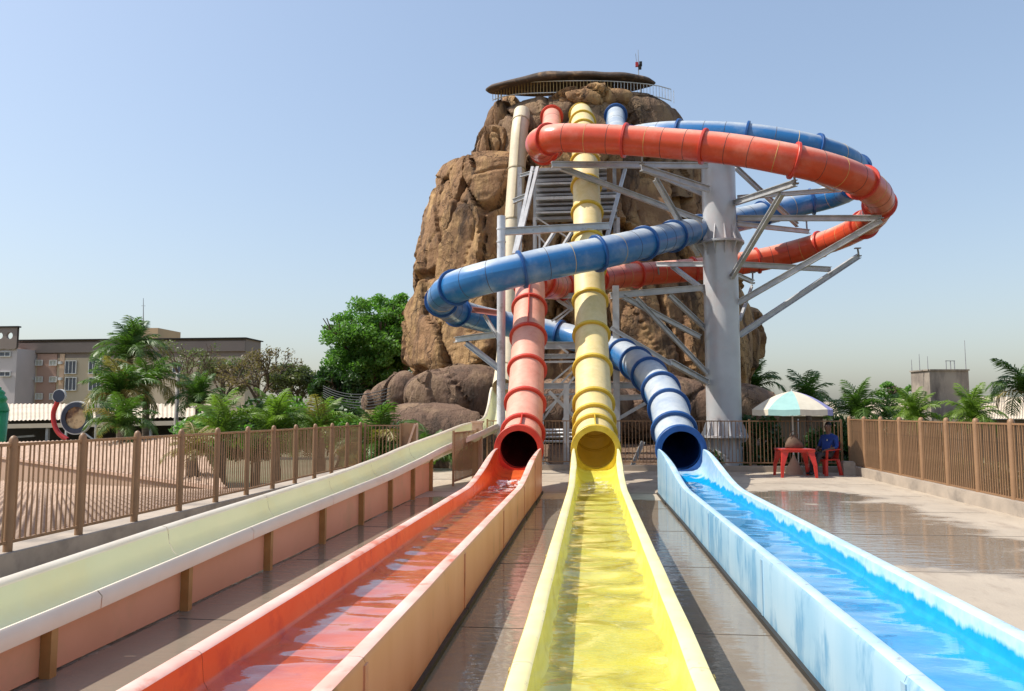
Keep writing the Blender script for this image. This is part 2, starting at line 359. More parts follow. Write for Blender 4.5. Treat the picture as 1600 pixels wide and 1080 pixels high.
# ------------------------------------------------------------------ ground, deck, kerbs
def ground_mat():
    m, t, p, o = nodes('dry_earth_ground'); p.inputs['Roughness'].default_value = .95
    f, _ = noise_fac(t, .08, 6); c = mixc(t, f, (.22, .17, .10), (.11, .12, .05)); t.links.new(c, p.inputs['Base Color']); return m
g = MB(); g.quad((-2500, -600, -3.6), (2500, -600, -3.6), (2500, 4500, -3.6), (-2500, 4500, -3.6))
tag(g.build('ground', ground_mat()), kind='structure')

def deck_mat():
    m, t, p, o = nodes('wet_concrete_deck')
    tc = N(t, 'ShaderNodeTexCoord'); sp = N(t, 'ShaderNodeSeparateXYZ'); t.links.new(tc.outputs['Object'], sp.inputs[0])
    X, Y = sp.outputs[0], sp.outputs[1]
    def ramp(v, a, b):
        r = N(t, 'ShaderNodeMapRange', interpolation_type='SMOOTHSTEP'); r.inputs['From Min'].default_value = a; r.inputs['From Max'].default_value = b
        t.links.new(v, r.inputs[0]); return r.outputs[0]
    # puddles: everywhere the channels overflow (between the slides) and a shallow low spot to the right
    inner = math_(t, 'MULTIPLY', math_(t, 'MULTIPLY', ramp(X, -3.6, -3.1), ramp(X, 2.6, 1.8)), ramp(Y, 15.2, 13.6))
    right = math_(t, 'MULTIPLY', math_(t, 'MULTIPLY', ramp(X, 1.5, 2.4), ramp(X, 6.3, 4.6)), math_(t, 'MULTIPLY', ramp(Y, 7.2, 9.0), ramp(Y, 17.6, 15.4)))
    zone = math_(t, 'MAXIMUM', math_(t, 'MULTIPLY', inner, 1.75), math_(t, 'MULTIPLY', right, 1.22))
    _, n1 = noise_fac(t, .75, 9, (.75, 1.2, 1), rough=.66)
    wet = ramp(math_(t, 'ADD', math_(t, 'MULTIPLY', zone, .62), math_(t, 'MULTIPLY', n1, 1.9)), 1.28, 1.60)
    f, _ = noise_fac(t, .7, 7, (1, 1, 1), .35, .65, .65); c = mixc(t, f, (.475, .40, .31), (.38, .32, .25))
    f, _ = noise_fac(t, 3.5, 6, (1, .35, 1), .52, .72, .7); c = mixc(t, math_(t, 'MULTIPLY', f, .7), c, (.25, .19, .145))
    f, _ = noise_fac(t, 60, 2, (1, 1, 1), .5, .75); c = mixc(t, math_(t, 'MULTIPLY', f, .25), c, (.25, .2, .16))
    c = mixc(t, math_(t, 'MULTIPLY', wet, .72), c, (.165, .135, .105))
    t.links.new(c, p.inputs['Base Color'])
    r = N(t, 'ShaderNodeMapRange'); r.inputs['To Min'].default_value = .72; r.inputs['To Max'].default_value = .035; t.links.new(wet, r.inputs[0])
    t.links.new(r.outputs[0], p.inputs['Roughness'])
    _, h1 = noise_fac(t, 7, 3, (.35, 1.3, 1)); _, h2 = noise_fac(t, 40, 3)
    hm = N(t, 'ShaderNodeMix', data_type='FLOAT'); t.links.new(wet, hm.inputs[0]); t.links.new(h2, hm.inputs[2]); t.links.new(math_(t, 'MULTIPLY', h1, 1.1), hm.inputs[3])
    bump(t, p, hm.outputs[0], .26, .02)
    return m
M['joint_dirt'] = mat('dirt_filled_joint', (.12, .095, .075), None, 5, .7)
DK = deck_mat()
d = MB()
d.box((.6, 9.0, -.2), (12.2, 26.0, .4))
DECK = tag(d.build('deck', DK), kind='structure')
for i in range(8):
    j = MB(); j.box((1.52, 3.4 + 2.45 * i, 0.0), (9.5, .008, .005)); j.build('joint', M['joint_dirt'], DECK)
d = MB(); d.box((.6, 9.0, -2.0), (12.0, 25.8, 3.19)); tag(d.build('deck_base', M['kerb']), kind='structure')
k = MB()
k.box((-5.72, 7.6, .02), (.42, 22.0, .5))
tag(k.build('kerb', M['kerb']), kind='structure')
k = MB()
a0, a1 = Vector((6.33, 2, 0)), Vector((6.74, 21.6, 0))
k.beam((a0.x + .12, a0.y, 0.02), (a1.x + .12, a1.y, 0.02), .28, .40)
k.box((2.2, 21.75, .0), (9.0, .24, .30)); k.box((-5.0, 18.6, .02), (1.02, .24, .46))
tag(k.build('kerb', M['kerb']), kind='structure')

# ------------------------------------------------------------------ fences
bar_me = {}
def bar_mesh(h, r, m):
    key = (round(h, 2), r, m.name)
    if key not in bar_me:
        b = MB(); b.box((0, 0, h / 2), (r, r, h)); bar_me[key] = b.mesh('bar', m)
    return bar_me[key]
def post_mesh(h, wd, m, dome=True):
    b = MB()
    prof = [(wd * .62, 0), (wd * .62, h - .03), (wd * .55, h + .005), (wd * .35, h + .03), (0.002, h + .04)] if dome else None
    if dome: b.lathe((0, 0, 0), prof, 12)
    else: b.box((0, 0, h / 2), (wd, wd, h))
    return b.mesh('post', m, dome, 40 if dome else None)
def fence(name, label, A, B, z0, z1, npanel, nbar, postw, M_, dome=True, barw=.02, posts=True):
    A = Vector((*A, z0)); B = Vector((*B, z0)); L = (B - A).length; t = (B - A) / L; an = math.atan2(t.y, t.x)
    root = thing(name, A, label, 'fence')
    h = z1 - z0; pm = post_mesh(h, postw, M_, dome); bm = bar_mesh(h - .16, barw, M_)
    for i in range(npanel + 1):
        if posts: inst('post', pm, A + t * (L * i / npanel), (0, 0, an + random.uniform(-.03, .03)), root)
    for i in range(npanel):
        p, q = A + t * (L * i / npanel + postw * .62), A + t * (L * (i + 1) / npanel - postw * .62)
        for nm, z in (('top_rail', h - .05), ('bottom_rail', .10)):
            b = MB(); b.beam(p + Vector((0, 0, z)), q + Vector((0, 0, z)), .035, .03); b.build(nm, M_, root)
        for j in range(nbar):
            u = (j + .5) / nbar
            inst('bar', bm, p.lerp(q, u) + Vector((0, 0, .105)), (random.uniform(-.006, .006), random.uniform(-.006, .006), an), root)
    return root
fence('left_fence', 'brown metal bar fence with round topped posts beside pale green slide', (-5.6, 3.9), (-5.6, 18.3), .26, 1.34, 14, 13, .068, M['tan'], True, .0125)
fence('right_fence', 'long brown metal fence on low kerb along right edge of deck', (6.46, 2.4), (6.86, 21.5), .14, 1.47, 16, 13, .09, M['tan'], True, .022)
fence('back_fence', 'thin dark bar fence across the back of the deck behind tube mouths', (-2.95, 21.7), (6.7, 21.7), .14, 1.42, 4, 24, .05, M['tan'], False, .018)
fence('corner_fence', 'short brown bar fence in front of palms between left fence and slide', (-5.5, 18.35), (-4.62, 18.35), .24, 1.34, 1, 9, .05, M['tan'], False)
# boards where the pale slide passes the fence
r = thing('braced_board', (-4.45, 18.4, 0), 'upright beige board with diagonal brace left of the pale slide', 'board')
b = MB(); b.box((-4.42, 18.42, .82), (.38, .05, 1.05)); b.build('board', M['tan'], r)
b = MB(); b.beam((-4.60, 18.35, .30), (-4.26, 18.35, 1.32), .06, .05); b.build('brace', M['tan_pale'], r)
b = MB(); b.box((-4.22, 18.40, .82), (.04, .06, 1.06)); b.build('edge_strip', M['tan_pale'], r)
r = thing('gate_post', at(746, 735, 18.6) * Vector((1, 1, 0)) if False else (-2.62, 18.6, 0), 'thick beige post beside upturned end of pale slide', 'post')
px = at(746, 700, 18.6).x
b = MB(); b.box((px, 18.6, .68), (.24, .2, 1.36)); b.build('post_shaft', M['tan_pale'], r)
b = MB(); b.box((px, 18.6, 1.38), (.3, .26, .04)); b.build('post_cap', M['tan_pale'], r)
f2 = fence('side_fence', 'short brown bar fence between beige post and pale slide', (-2.93, 16.2), (px + .02, 18.45), .05, 1.22, 1, 20, .04, M['tan'], False)

# ------------------------------------------------------------------ slides: tubes
def frames(path, ref=Vector((0, 0, 1))):
    out = []
    for i, p in enumerate(path):
        t = (path[min(i + 1, len(path) - 1)] - path[max(i - 1, 0)]).normalized()
        s_ = t.cross(ref).normalized(); out.append((p, t, s_, s_.cross(t)))
    return out
NS = 32
def tube_section(fr, r, parent, m, lo=-.02, hi=.3):
    b = MB(); P = []; bl = []
    for (p, t, s_, u) in fr:
        row = []
        for i in range(NS + 1):
            an = 2 * math.pi * i / NS; row.append(p + s_ * (math.cos(an) * r) + u * (math.sin(an) * r))
            bl.append(smooth(lo, hi, math.sin(an)))
        P.append(row)
    b.grid(P); b.att = {'bleach': bl}
    return b.build('tube_section', m, parent, True)
def ring(f, r0, r1, wd, name, m, parent, n=NS):
    p, t, s_, u = f; b = MB()
    prof = [(r0, -wd / 2), (r1 - .008, -wd / 2), (r1, -wd / 2 + .008), (r1, wd / 2 - .008), (r1 - .008, wd / 2), (r0, wd / 2)]
    P = []
    for (rr, a) in prof: P.append([p + t * a + s_ * (math.cos(2 * math.pi * i / n) * rr) + u * (math.sin(2 * math.pi * i / n) * rr) for i in range(n + 1)])
    b.grid(P); return b.build(name, m, parent, True, 35)
def tube_slide(root, pts, r, mats, spacing, first=0.8, ring_r=.075, ref=Vector((0, 0, 1)), fin_sections=(), nline=3, straight=99, ringw=.075, bleach_hi=(.30, .72), top_clear=0):
    path = spline(pts, .16); fr = frames(path, ref); L = len(fr); step = (path[1] - path[0]).length
    cuts = [0]; pos = first
    while pos < L * step - .5:
        cuts.append(int(round(pos / step))); pos += spacing(pos)
        if top_clear and L * step - pos < top_clear: pos = max(pos, L * step - .75)
    cuts.append(L - 1)
    for k_, (a, b_) in enumerate(zip(cuts, cuts[1:])):
        sec = tube_section(fr[a:b_ + 1], r, root, mats['shell'], *((-.1, .25) if a * step < straight else bleach_hi))
        if k_ > 0: ring(fr[a], r - .01, r + ring_r * (1.6 if top_clear and k_ == len(cuts) - 2 else 1), ringw * (3 if top_clear and k_ == len(cuts) - 2 else 1), 'flange_ring', mats['ring'], root)
        nl = nline if callable(nline) is False else nline(k_)
        for j in range(1, nl + 1):
            i = a + int((b_ - a) * j / (nl + 1))
            if a < i < b_: ring(fr[i], r - .01, r + .006, .018, 'joint_line', M['line_pale'] if (j + k_) % 3 == 0 else M['line_dark'], sec)
        if k_ in fin_sections:
            mb = MB(); pr = fr[a:b_ + 1]
            P = [[q[0] + q[3] * (r - .005) + q[2] * .012, q[0] + q[3] * (r + .075) + q[2] * .012, q[0] + q[3] * (r + .075) - q[2] * .012, q[0] + q[3] * (r - .005) - q[2] * .012] for q in pr]
            mb.grid(P); mb.build('seam_fin', mats['ring'], sec)
    return fr
RAD = .415
ym = [(.07, 15.55, .87), (.06, 16.2, .97), (.05, 17.0, 1.38), (.03, 18.2, 2.35), (0, 19.6, 3.75), (-.05, 21.2, 5.75), (-.1, 22.9, 8.1), (-.16, 24.4, 9.95), (-.22, 26.2, 11.5), (-.3, 29, 13.1), (-.42, 34.9, 15.45)]
red_pts = [(-1.47, 15.55, .87), (-1.48, 16.2, .97), (-1.50, 17.0, 1.40), (-1.54, 18.2, 2.35), (-1.60, 19.5, 3.55), (-1.66, 20.8, 4.75), (-1.66, 21.8, 5.4)] + \
    [at(*q) for q in ((866, 447, 23.2), (905, 440, 24.6), (950, 434, 26.2), (1010, 428, 27.6), (1090, 421, 28.4), (1180, 408, 28.6), (1250, 391, 28.3), (1312, 371, 27.2), (1358, 345, 25.2), (1374, 313, 22.9), (1345, 284, 21.3), (1290, 263, 20.5), (1220, 247, 20.3), (1130, 232, 20.7), (1000, 221, 21.4), (900, 216, 21.8), (862, 217, 22.1), (842, 224, 22.9), (848, 234, 24.2), (859, 232, 26), (862, 206, 30), (862, 180, 34.9))]
blu_pts = [(1.74, 15.55, .87), (1.73, 16.2, .98), (1.72, 16.9, 1.40)] + \
    [at(*q) for q in ((1042, 630, 18.2), (1026, 600, 19.4), (1000, 573, 21.0), (968, 552, 22.8), (925, 537, 24.4), (880, 524, 25.2), (820, 512, 25.4), (760, 500, 25.0), (716, 488, 23.7), (692, 475, 22.1), (693, 461, 20.6), (714, 448, 19.5), (752, 436, 19.0), (800, 425, 18.9), (850, 413, 19.1), (905, 402, 19.4), (960, 391, 20.0), (1020, 377, 21.6), (1075, 363, 24.0), (1130, 349, 26.3), (1190, 335, 27.7), (1250, 320, 28.3), (1300, 307, 28.0), (1332, 292, 26.9), (1342, 273, 25.3), (1322, 252, 24.1), (1280, 235, 23.5), (1220, 222, 23.4), (1150, 213, 23.6), (1060, 210, 24.1), (1005, 214, 24.8), (975, 220, 26.2), (963, 207, 29.5), (962, 178, 34.9))]
bei_pts = [at(*q) for q in ((785, 606, 29.6), (789, 575, 31.2), (793, 520, 32.6), (798, 420, 33.6), (803, 330, 34.2), (808, 260, 34.6), (812, 205, 34.9), (816, 176, 35.6))]

def trough(root, cx, mats, mi_names, name='trough_section'):
    ys = []
    y = -2.0
    while y < 15.5: ys.append(y); y += .25
    ys.append(15.53)
    def prof(Y):
        k = smooth(11.2, 15.4, Y); kk = smooth(13.2, 15.5, Y)
        zr = .50 + .39 * k; ho = .44 + .025 * k; hi = .335 + .075 * kk; zf = .27 + .18 * kk; fb = .27 + .02 * kk
        out = [(-ho, .003), (-ho, zr - .03), (-ho + .012, zr - .005), (-ho + .03, zr), (-hi - .02, zr), (-hi - .004, zr - .012)]
        n = 10
        for j in range(n + 1):
            an = math.pi * j / n; e = .55
            cx_ = math.copysign(abs(math.cos(an)) ** e, -math.cos(an)); sz = abs(math.sin(an)) ** e
            out.append((hi * cx_ * 1.0, zr - .03 - (zr - .03 - zf) * sz))
        out += [(-x, z) for x, z in out[5::-1]]
        return out
    nper = len(prof(0)); mat_i = [0, 0, 1, 1, 1] + [2] * (nper - 11) + [1, 1, 1, 0, 0]
    mat_i = mat_i[:nper - 1]
    cuts = [0, 11, 22, 33, 44, 55, 63, len(ys) - 1]
    for a, c in zip(cuts, cuts[1:]):
        b = MB(); k = 0; rows = []
        yy = ys[a:c + 1]
        for i, Y in enumerate(yy):
            Yg = Y + (.0015 if i == 0 else (-.0015 if i == len(yy) - 1 else 0))
            wob = .004 * noise.noise(Vector((cx, Y * 1.3, 0)))
            rows.append([(cx + x + wob, Yg, z) for x, z in prof(Y)])
        nc = nper
        for rr in rows: b.v += rr
        for i in range(len(rows) - 1):
            for j in range(nc - 1):
                b.mi = mat_i[j] if j < len(mat_i) else 0; b.face(i * nc + j, (i + 1) * nc + j, (i + 1) * nc + j + 1, i * nc + j + 1)
        sec = b.build(name, mats, root, True, 38)
        for sg_ in (-1, 1):
            b = MB(); ya, yb = yy[0] + .006, yy[-1] - .006
            xo = cx + sg_ * (.447 + .02 * smooth(11.2, 15.4, (ya + yb) / 2)); b.box((xo, (ya + yb) / 2, .02), (.05, yb - ya, .036)); b.build('base_shade_strip', M['gap_shade'], sec)  # dark strip painted in as the gap and shadow line at the wall foot
            if a > 0:
                pf = prof(yy[0]); hh = pf[1][1]; b = MB(); b.box((cx + sg_ * (-pf[1][0] + .002), yy[0], hh / 2 + .02), (.012, .05, hh - .045)); b.build('joint_strip', mats[0], sec)
def water(root, cx, seed, amp, zw=.335, y1=14.55, hw=.334, lmin=.16):
    rng = np.random.RandomState(seed)
    ny, nx = 640, 22; Y = np.linspace(-1.9, y1, ny); X = np.linspace(-hw, hw, nx); XX, YY = np.meshgrid(X, Y)
    Z = np.zeros_like(XX)
    for _ in range(34):
        lam = rng.uniform(lmin, 1.0); k_ = 2 * np.pi / lam; an = rng.normal(0, .32); a = amp * lam ** 1.05
        Z += a * np.sin(k_ * (YY * math.cos(an) + XX * math.sin(an)) + rng.uniform(0, 6.28))
    Z *= .55 + .45 * np.sin(YY * .9 + seed) ** 2
    rise = np.clip((YY - 13.6) / 1.0, 0, 1); Z = Z * (1 + rise * 1.5) + zw + .05 * rise ** 2
    b = MB(); b.v = [(cx + x, y, z) for x, y, z in zip(XX.ravel(), YY.ravel(), Z.ravel())]
    b.f = [(i * nx + j, i * nx + j + 1, (i + 1) * nx + j + 1, (i + 1) * nx + j) for i in range(ny - 1) for j in range(nx - 1)]
    b.m = [0] * len(b.f)
    foam = np.clip((YY - 12.0) / 2.0, 0, 1).ravel() * (.9 if seed == 1 else .45)
    b.att = {'foam': foam.tolist()}
    return b.build('water', M['water'], root, True)
def collar(root, fr, m, shade_m):
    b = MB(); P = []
    for (p, t, s_, u) in (fr[:26] if shade_m else []): P.append([p + s_ * (math.cos(2 * math.pi * i / NS) * (RAD - .022)) + u * (math.sin(2 * math.pi * i / NS) * (RAD - .022)) for i in range(NS + 1)])
    if shade_m: b.grid(P); b.build('mouth_shade_liner', shade_m, root, True)  # added liner, coloured dark to stand for the shade inside the mouth
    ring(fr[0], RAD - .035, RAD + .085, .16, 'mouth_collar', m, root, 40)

rs = thing('red_slide', (-1.47, 15.5, 0), 'red tube slide looping out to the far right then running straight to the viewer', 'water slide', 'coloured tube slides')
fr = tube_slide(rs, red_pts, RAD, {'shell': M['red_shell'], 'ring': M['red_ring']}, lambda s_: 1.25 if s_ < 9 else 2.35, 1.05, fin_sections=(0, 4, 5), nline=lambda k_: 0 if k_ < 7 else 3, straight=9, top_clear=9)
collar(rs, fr, M['red_ring'], M['red_shade'])
trough(rs, -1.47, [M['red_out'], M['red_rim'], M['red_in']], None); water(rs, -1.47, 1, .0044, lmin=.13)
ys_ = thing('yellow_slide', (.07, 15.5, 0), 'straight yellow tube slide dropping down the middle of the tower', 'water slide', 'coloured tube slides')
fr = tube_slide(ys_, ym, RAD, {'shell': M['yel_shell'], 'ring': M['yel_ring']}, lambda s_: 1.25 if s_ > 3 else .62 if 1 < s_ < 1.7 else 1.3, 1.05, fin_sections=(0,), nline=0, top_clear=8)
collar(ys_, fr, M['yel_ring'], None)
trough(ys_, .07, [M['yel_out'], M['yel_rim'], M['yel_in']], None); water(ys_, .07, 2, .0052, lmin=.10)
bs = thing('blue_slide', (1.74, 15.5, 0), 'blue tube slide snaking left across the yellow tube and down to the right', 'water slide', 'coloured tube slides')
fr = tube_slide(bs, blu_pts, RAD, {'shell': M['blu_shell'], 'ring': M['blu_ring']}, lambda s_: 1.3 if s_ < 8 else 2.1, 1.1, nline=lambda k_: 0 if k_ < 9 else 2, straight=6, bleach_hi=(.36, .78), top_clear=9)
collar(bs, fr, M['blu_ring'], M['blu_shade'])
trough(bs, 1.74, [M['blu_out'], M['blu_rim'], M['blu_in']], None); water(bs, 1.74, 3, .0028, lmin=.10)

# pale slide: cream freefall tube that opens into the pale green trough on the left
ps = thing('pale_slide', (-3.7, 15, 0), 'pale green open slide with cream rims, fed by a cream tube down the rock', 'water slide')
frb = tube_slide(ps, bei_pts, .40, {'shell': M['bei_shell'], 'ring': M['bei_ring']}, lambda s_: 2.6, 1.6, ring_r=.03, ref=Vector((.15, -1, .45)).normalized(), nline=0, fin_sections=(4, 5))
pz = [(-2, .28), (4, .38), (7.4, .50), (12.4, .62), (15, .74), (17, .96), (18.5, 1.22), (20, 1.30), (23, 1.34), (25, 1.45), (27, 1.75), (28.6, 2.2), (29.6, 2.7)]
pxs = [(-2, -3.72), (14.5, -3.72), (16.5, -3.60), (18.5, at(735, 690, 18.5).x), (22, at(764, 680, 22).x), (25, at(778, 670, 25).x), (29.6, bei_pts[0].x)]
def psmooth(tab, Y): return (lerpt(tab, Y - .8) + lerpt(tab, Y - .4) + lerpt(tab, Y) + lerpt(tab, Y + .4) + lerpt(tab, Y + .8)) / 5
def pale_prof(Y):
    c = psmooth(pxs, Y); z = psmooth(pz, Y); hw = .43
    o = [(-hw - .05, z - .10), (-hw - .055, z - .02), (-hw - .02, z + .015), (-hw + .03, z), (-hw + .045, z - .03)]
    for j in range(1, 10):
        an = math.pi * j / 10; o.append((-(hw - .05) * math.copysign(abs(math.cos(an)) ** .75, math.cos(an)), z - .03 - .30 * math.sin(an) ** .8))
    o += [(-x, zz) for x, zz in o[4::-1]]
    return [(c + x, Y, zz) for x, zz in o]
y = -2.0; lens = [1.55] * 25
cutY = [-2.0]
while cutY[-1] < 29.4: cutY.append(min(29.6, cutY[-1] + 2.3))
for a, c in zip(cutY, cutY[1:]):
    b = MB(); n = 10; rows = [pale_prof(a + .004 + (c - a - .008) * i / n) for i in range(n + 1)]; nc = len(rows[0])
    for rr in rows: b.v += rr
    for i in range(n):
        for j in range(nc - 1):
            b.mi = 1 if j < 4 or j >= nc - 5 else 0; b.face(i * nc + j, (i + 1) * nc + j, (i + 1) * nc + j + 1, i * nc + j + 1)
    b.build('trough_section', [M['green_in'], M['green_rim']], ps, True, 60)
ribY = [-.3 + 1.6 * i for i in range(11)]
for i, Y in enumerate(ribY):
    z = psmooth(pz, Y) - .10
    b = MB(); b.box((-3.30, Y, z / 2), (.07, .06, z)); b.build('support_rib', M['rib'], ps)
    if i + 1 < len(ribY):
        Y2 = ribY[i + 1]; z2 = psmooth(pz, Y2) - .10; x = -3.335
        b = MB(); n = len(b.v)
        for xx in (x, x - .03):
            b.v += [(xx, Y + .032, .012), (xx, Y2 - .032, .012), (xx, Y2 - .032, z2 + .02), (xx, Y + .032, z + .02)]
        for q in ((0, 1, 2, 3), (7, 6, 5, 4), (0, 4, 5, 1), (1, 5, 6, 2), (2, 6, 7, 3), (3, 7, 4, 0)): b.face(*q)
        b.build('side_panel', M['panel'], ps)

# ------------------------------------------------------------------ steelwork
cc = at(1130, 600, 24.6); CX, CY = cc.x, cc.y
col = thing('support_column', (CX, CY, 0), 'thick grey steel column with flange plates and arms carrying the spirals', 'column')
zt = at(1130, 250, 24.6).z; zf1 = at(1130, 381, 24.6).z; zf0 = at(1130, 682, 24.6).z
CRAD = .535
b = MB(); b.lathe((CX, CY, 0), [(CRAD, -1.5), (CRAD, zf0 - .03)], 32); b.build('shaft', M['column'], col, True)
b = MB(); b.lathe((CX, CY, 0), [(CRAD, zf0 + .03), (CRAD, zf1 - .03)], 32); b.build('shaft', M['column'], col, True)
b = MB(); b.lathe((CX, CY, 0), [(CRAD - .01, zf1 + .03), (CRAD - .01, zt), (.01, zt)], 32); b.build('shaft', M['column'], col, True, 40)
for zf in (zf0, zf1):
    b = MB(); b.lathe((CX, CY, zf), [(CRAD - .02, -.032), (.75, -.032), (.75, -.004), (.74, 0), (.75, .004), (.75, .032), (CRAD - .02, .032)], 36); b.build('flange_plate', M['column'], col, True, 30)
    for i in range(12):
        an = 2 * math.pi * i / 12 + .1; d_ = Vector((math.cos(an), math.sin(an), 0)); c0 = Vector((CX, CY, zf))
        for sg, hh in ((1, .55), (-1, .42)):
            b = MB(); n = 0; q = d_.cross(Vector((0, 0, 1))) * .012
            a1_, a2_, a3_ = c0 + d_ * (CRAD - .01) + Vector((0, 0, sg * .033)), c0 + d_ * .73 + Vector((0, 0, sg * .033)), c0 + d_ * (CRAD - .01) + Vector((0, 0, sg * hh))
            b.v += [tuple(p + q) for p in (a1_, a2_, a3_)] + [tuple(p - q) for p in (a1_, a2_, a3_)]
            for f_ in ((0, 1, 2), (5, 4, 3), (0, 3, 4, 1), (1, 4, 5, 2), (2, 5, 3, 0)): b.face(*f_)
            b.build('gusset', M['column'], col)
def hanger(parent, p, q, m=None):
    b = MB(); b.tube(p, q, .03, n=6); b.box(p, (.16, .1, .03)); b.box(q, (.2, .12, .03)); b.build('bracket', m or M['steel_dark'], parent)
# arms: (px,py,Y) to (px,py,Y), section width, height
arms = [
 ((862, 257, 21.9), (1106, 259, 23.9), .13, .17), ((876, 262, 22.3), (1097, 345, 24.1), .12, .16),
 ((1002, 262, 22.2), (1108, 296, 24.1), .13, .19), ((1010, 266, 24.9), (1106, 306, 24.9), .12, .16), ((1024, 280, 22.6), (1092, 398, 24.2), .13, .16),
 ((1148, 260, 25.0), (1246, 352, 28.2), .12, .15), ((1148, 317, 24.3), (1243, 286, 20.7), .13, .18), ((1152, 309, 24.8), (1316, 296, 24.4), .12, .14),
 ((1252, 270, 22.6), (1304, 296, 24.4), .10, .12), ((1222, 302, 21.6), (1143, 434, 24.1), .13, .15),
 ((1152, 341, 24.6), (1376, 341, 23.0), .13, .17), ((1152, 350, 25.0), (1264, 362, 28.1), .13, .15),
 ((1377, 344, 23.0), (1154, 473, 24.4), .14, .18), ((1152, 413, 24.8), (1298, 421, 26.6), .13, .17), ((1342, 400, 26.8), (1155, 524, 24.8), .14, .18),
 ((1152, 430, 24.9), (1177, 441, 28.0), .13, .14), ((1175, 447, 28.0), (1156, 500, 25.0), .08, .10),
 ((1026, 413, 26.8), (1100, 413, 25.1), .13, .16), ((1050, 416, 26.4), (1105, 457, 25.0), .12, .14),
 ((954, 462, 23.0), (1106, 449, 24.6), .13, .19), ((974, 464, 23.2), (1094, 527, 24.5), .12, .15), ((994, 466, 23.4), (1105, 583, 24.4), .11, .13),
 ((1046, 461, 24.0), (1106, 517, 24.7), .12, .14), ((1048, 566, 22.0), (1106, 598, 24.3), .13, .17), ((954, 512, 22.8), (1064, 578, 22.8), .10, .12),
]
for p, q, wd, h in arms:
    b = MB(); b.ibeam(at(*p), at(*q), wd, h); b.build('arm', M['steel'], col)
for p, q in (((1243, 287, 20.7), (1240, 272, 20.6)), ((1003, 256, 22.0), (1003, 243, 21.5)), ((1261, 360, 28.1), (1260, 345, 28.1)), ((1342, 400, 26.8), (1340, 388, 26.6)), ((1176, 442, 28.2), (1176, 426, 28.5)), ((1376, 341, 23.0), (1375, 328, 23.0)), ((1028, 413, 27.0), (1030, 436, 27.6))):
    hanger(col, at(*p), at(*q))
# small support post on the left with its arms
pp = at(783, 600, 20.4)
sp_ = thing('support_post', (pp.x, pp.y, 0), 'slim white steel post with short arms holding the left blue bend', 'post')
b = MB(); b.tube((pp.x, pp.y, -1), (pp.x, pp.y, at(783, 338, 20.4).z), .115, n=18); b.build('post_shaft', M['steel_white'], sp_, True, 40)
for z_ in (358, 378):
    b = MB(); zz = at(783, z_, 20.4).z; b.lathe((pp.x, pp.y, zz), [(.11, -.02), (.13, -.018), (.13, .018), (.11, .02)], 18); b.build('band', M['steel_white'], sp_, True, 30)
for p, q, wd, h, mm in (((783, 490, 20.4), (738, 484, 20.8), .12, .16, 'arm_red'), ((757, 492, 20.7), (782, 534, 20.4), .07, .09, 'steel'), ((782, 522, 20.4), (712, 531, 23.2), .13, .17, 'steel'), ((728, 536, 22.6), (781, 577, 20.4), .12, .14, 'steel')):
    b = MB(); b.ibeam(at(*p), at(*q), wd, h); b.build('arm', M[mm], sp_)
# lattice frame round the yellow tube
fr_ = thing('lattice_tower', at(925, 640, 23.5), 'galvanised lattice frame of beams and braces standing behind the yellow tube', 'steel frame')
beams = [
 ((787, 362, 20.4), (952, 353, 21.6), .14, .20), ((840, 262, 26.5), (806, 398, 22.3), .11, .11), ((832, 262, 26.9), (803, 398, 22.7), .10, .10),
 ((977, 264, 26.0), (948, 372, 21.9), .10, .10), ((813, 275, 27), (838, 268, 26.5), .10, .12), ((802, 315, 26), (824, 306, 25.6), .12, .16),
 ((868, 360, 24), (848, 392, 23), .08, .1), ((896, 358, 23.5), (876, 390, 22.6), .07, .08), ((838, 340, 27), (888, 372, 27), .05, .05), ((838, 365, 27), (862, 392, 27), .05, .05),
 ((812, 262, 28.5), (812, 400, 28.5), .16, .16), ((962, 447, 23.0), (964, 690, 23.0), .19, .19), ((966, 340, 28.5), (966, 400, 28.5), .12, .12), ((835, 340, 28.0), (835, 400, 28.0), .10, .10), ((843, 352, 28.0), (843, 400, 28.0), .07, .07),
 ((852, 453, 23.6), (896, 453, 23.6), .05, .06), ((850, 463, 23.4), (900, 462, 23.4), .12, .15), ((848, 540, 23.4), (960, 540, 23.4), .14, .22), ((845, 557, 23.4), (960, 556, 23.4), .12, .14), ((845, 566, 23.2), (900, 565, 23.2), .06, .06),
 ((780, 604, 23.4), (1010, 602, 23.4), .14, .18), ((868, 447, 24), (896, 482, 24), .06, .07), ((862, 502, 23.6), (893, 479, 23.6), .05, .05), ((868, 504, 23.6), (893, 484, 23.6), .05, .05), ((870, 468, 23.6), (895, 484, 23.6), .07, .09),
 ((872, 540, 23.2), (888, 552, 23.2), .05, .06), ((862, 598, 23.6), (895, 570, 23.6), .05, .05), ((876, 600, 23.6), (900, 575, 23.6), .05, .05),
 ((848, 656, 23.0), (898, 588, 23.0), .06, .06), ((858, 612, 23.2), (896, 650, 23.2), .08, .1), ((852, 642, 23.6), (895, 600, 23.6), .05, .05), ((880, 660, 23), (898, 620, 23), .11, .11), ((850, 617, 23.4), (900, 616, 23.4), .05, .05),
 ((885, 600, 22.6), (885, 745, 22.6), .16, .16), ((846, 600, 23.0), (846, 745, 23.0), .14, .14), ((962, 622, 23), (1016, 620, 23), .12, .16), ((965, 655, 23), (1012, 628, 23), .08, .1), ((962, 690, 23), (962, 745, 23), .18, .18),
 ((985, 735, 23.4), (1005, 690, 23.4), .12, .12), ((850, 720, 23.4), (880, 745, 23.4), .06, .06),
]
for p, q, wd, h in beams:
    b = MB()
    (b.beam if max(wd, h) < .12 or abs(p[0] - q[0]) < 6 else b.ibeam)(at(*p), at(*q), wd, h); b.build('beam', M['steel'], fr_)
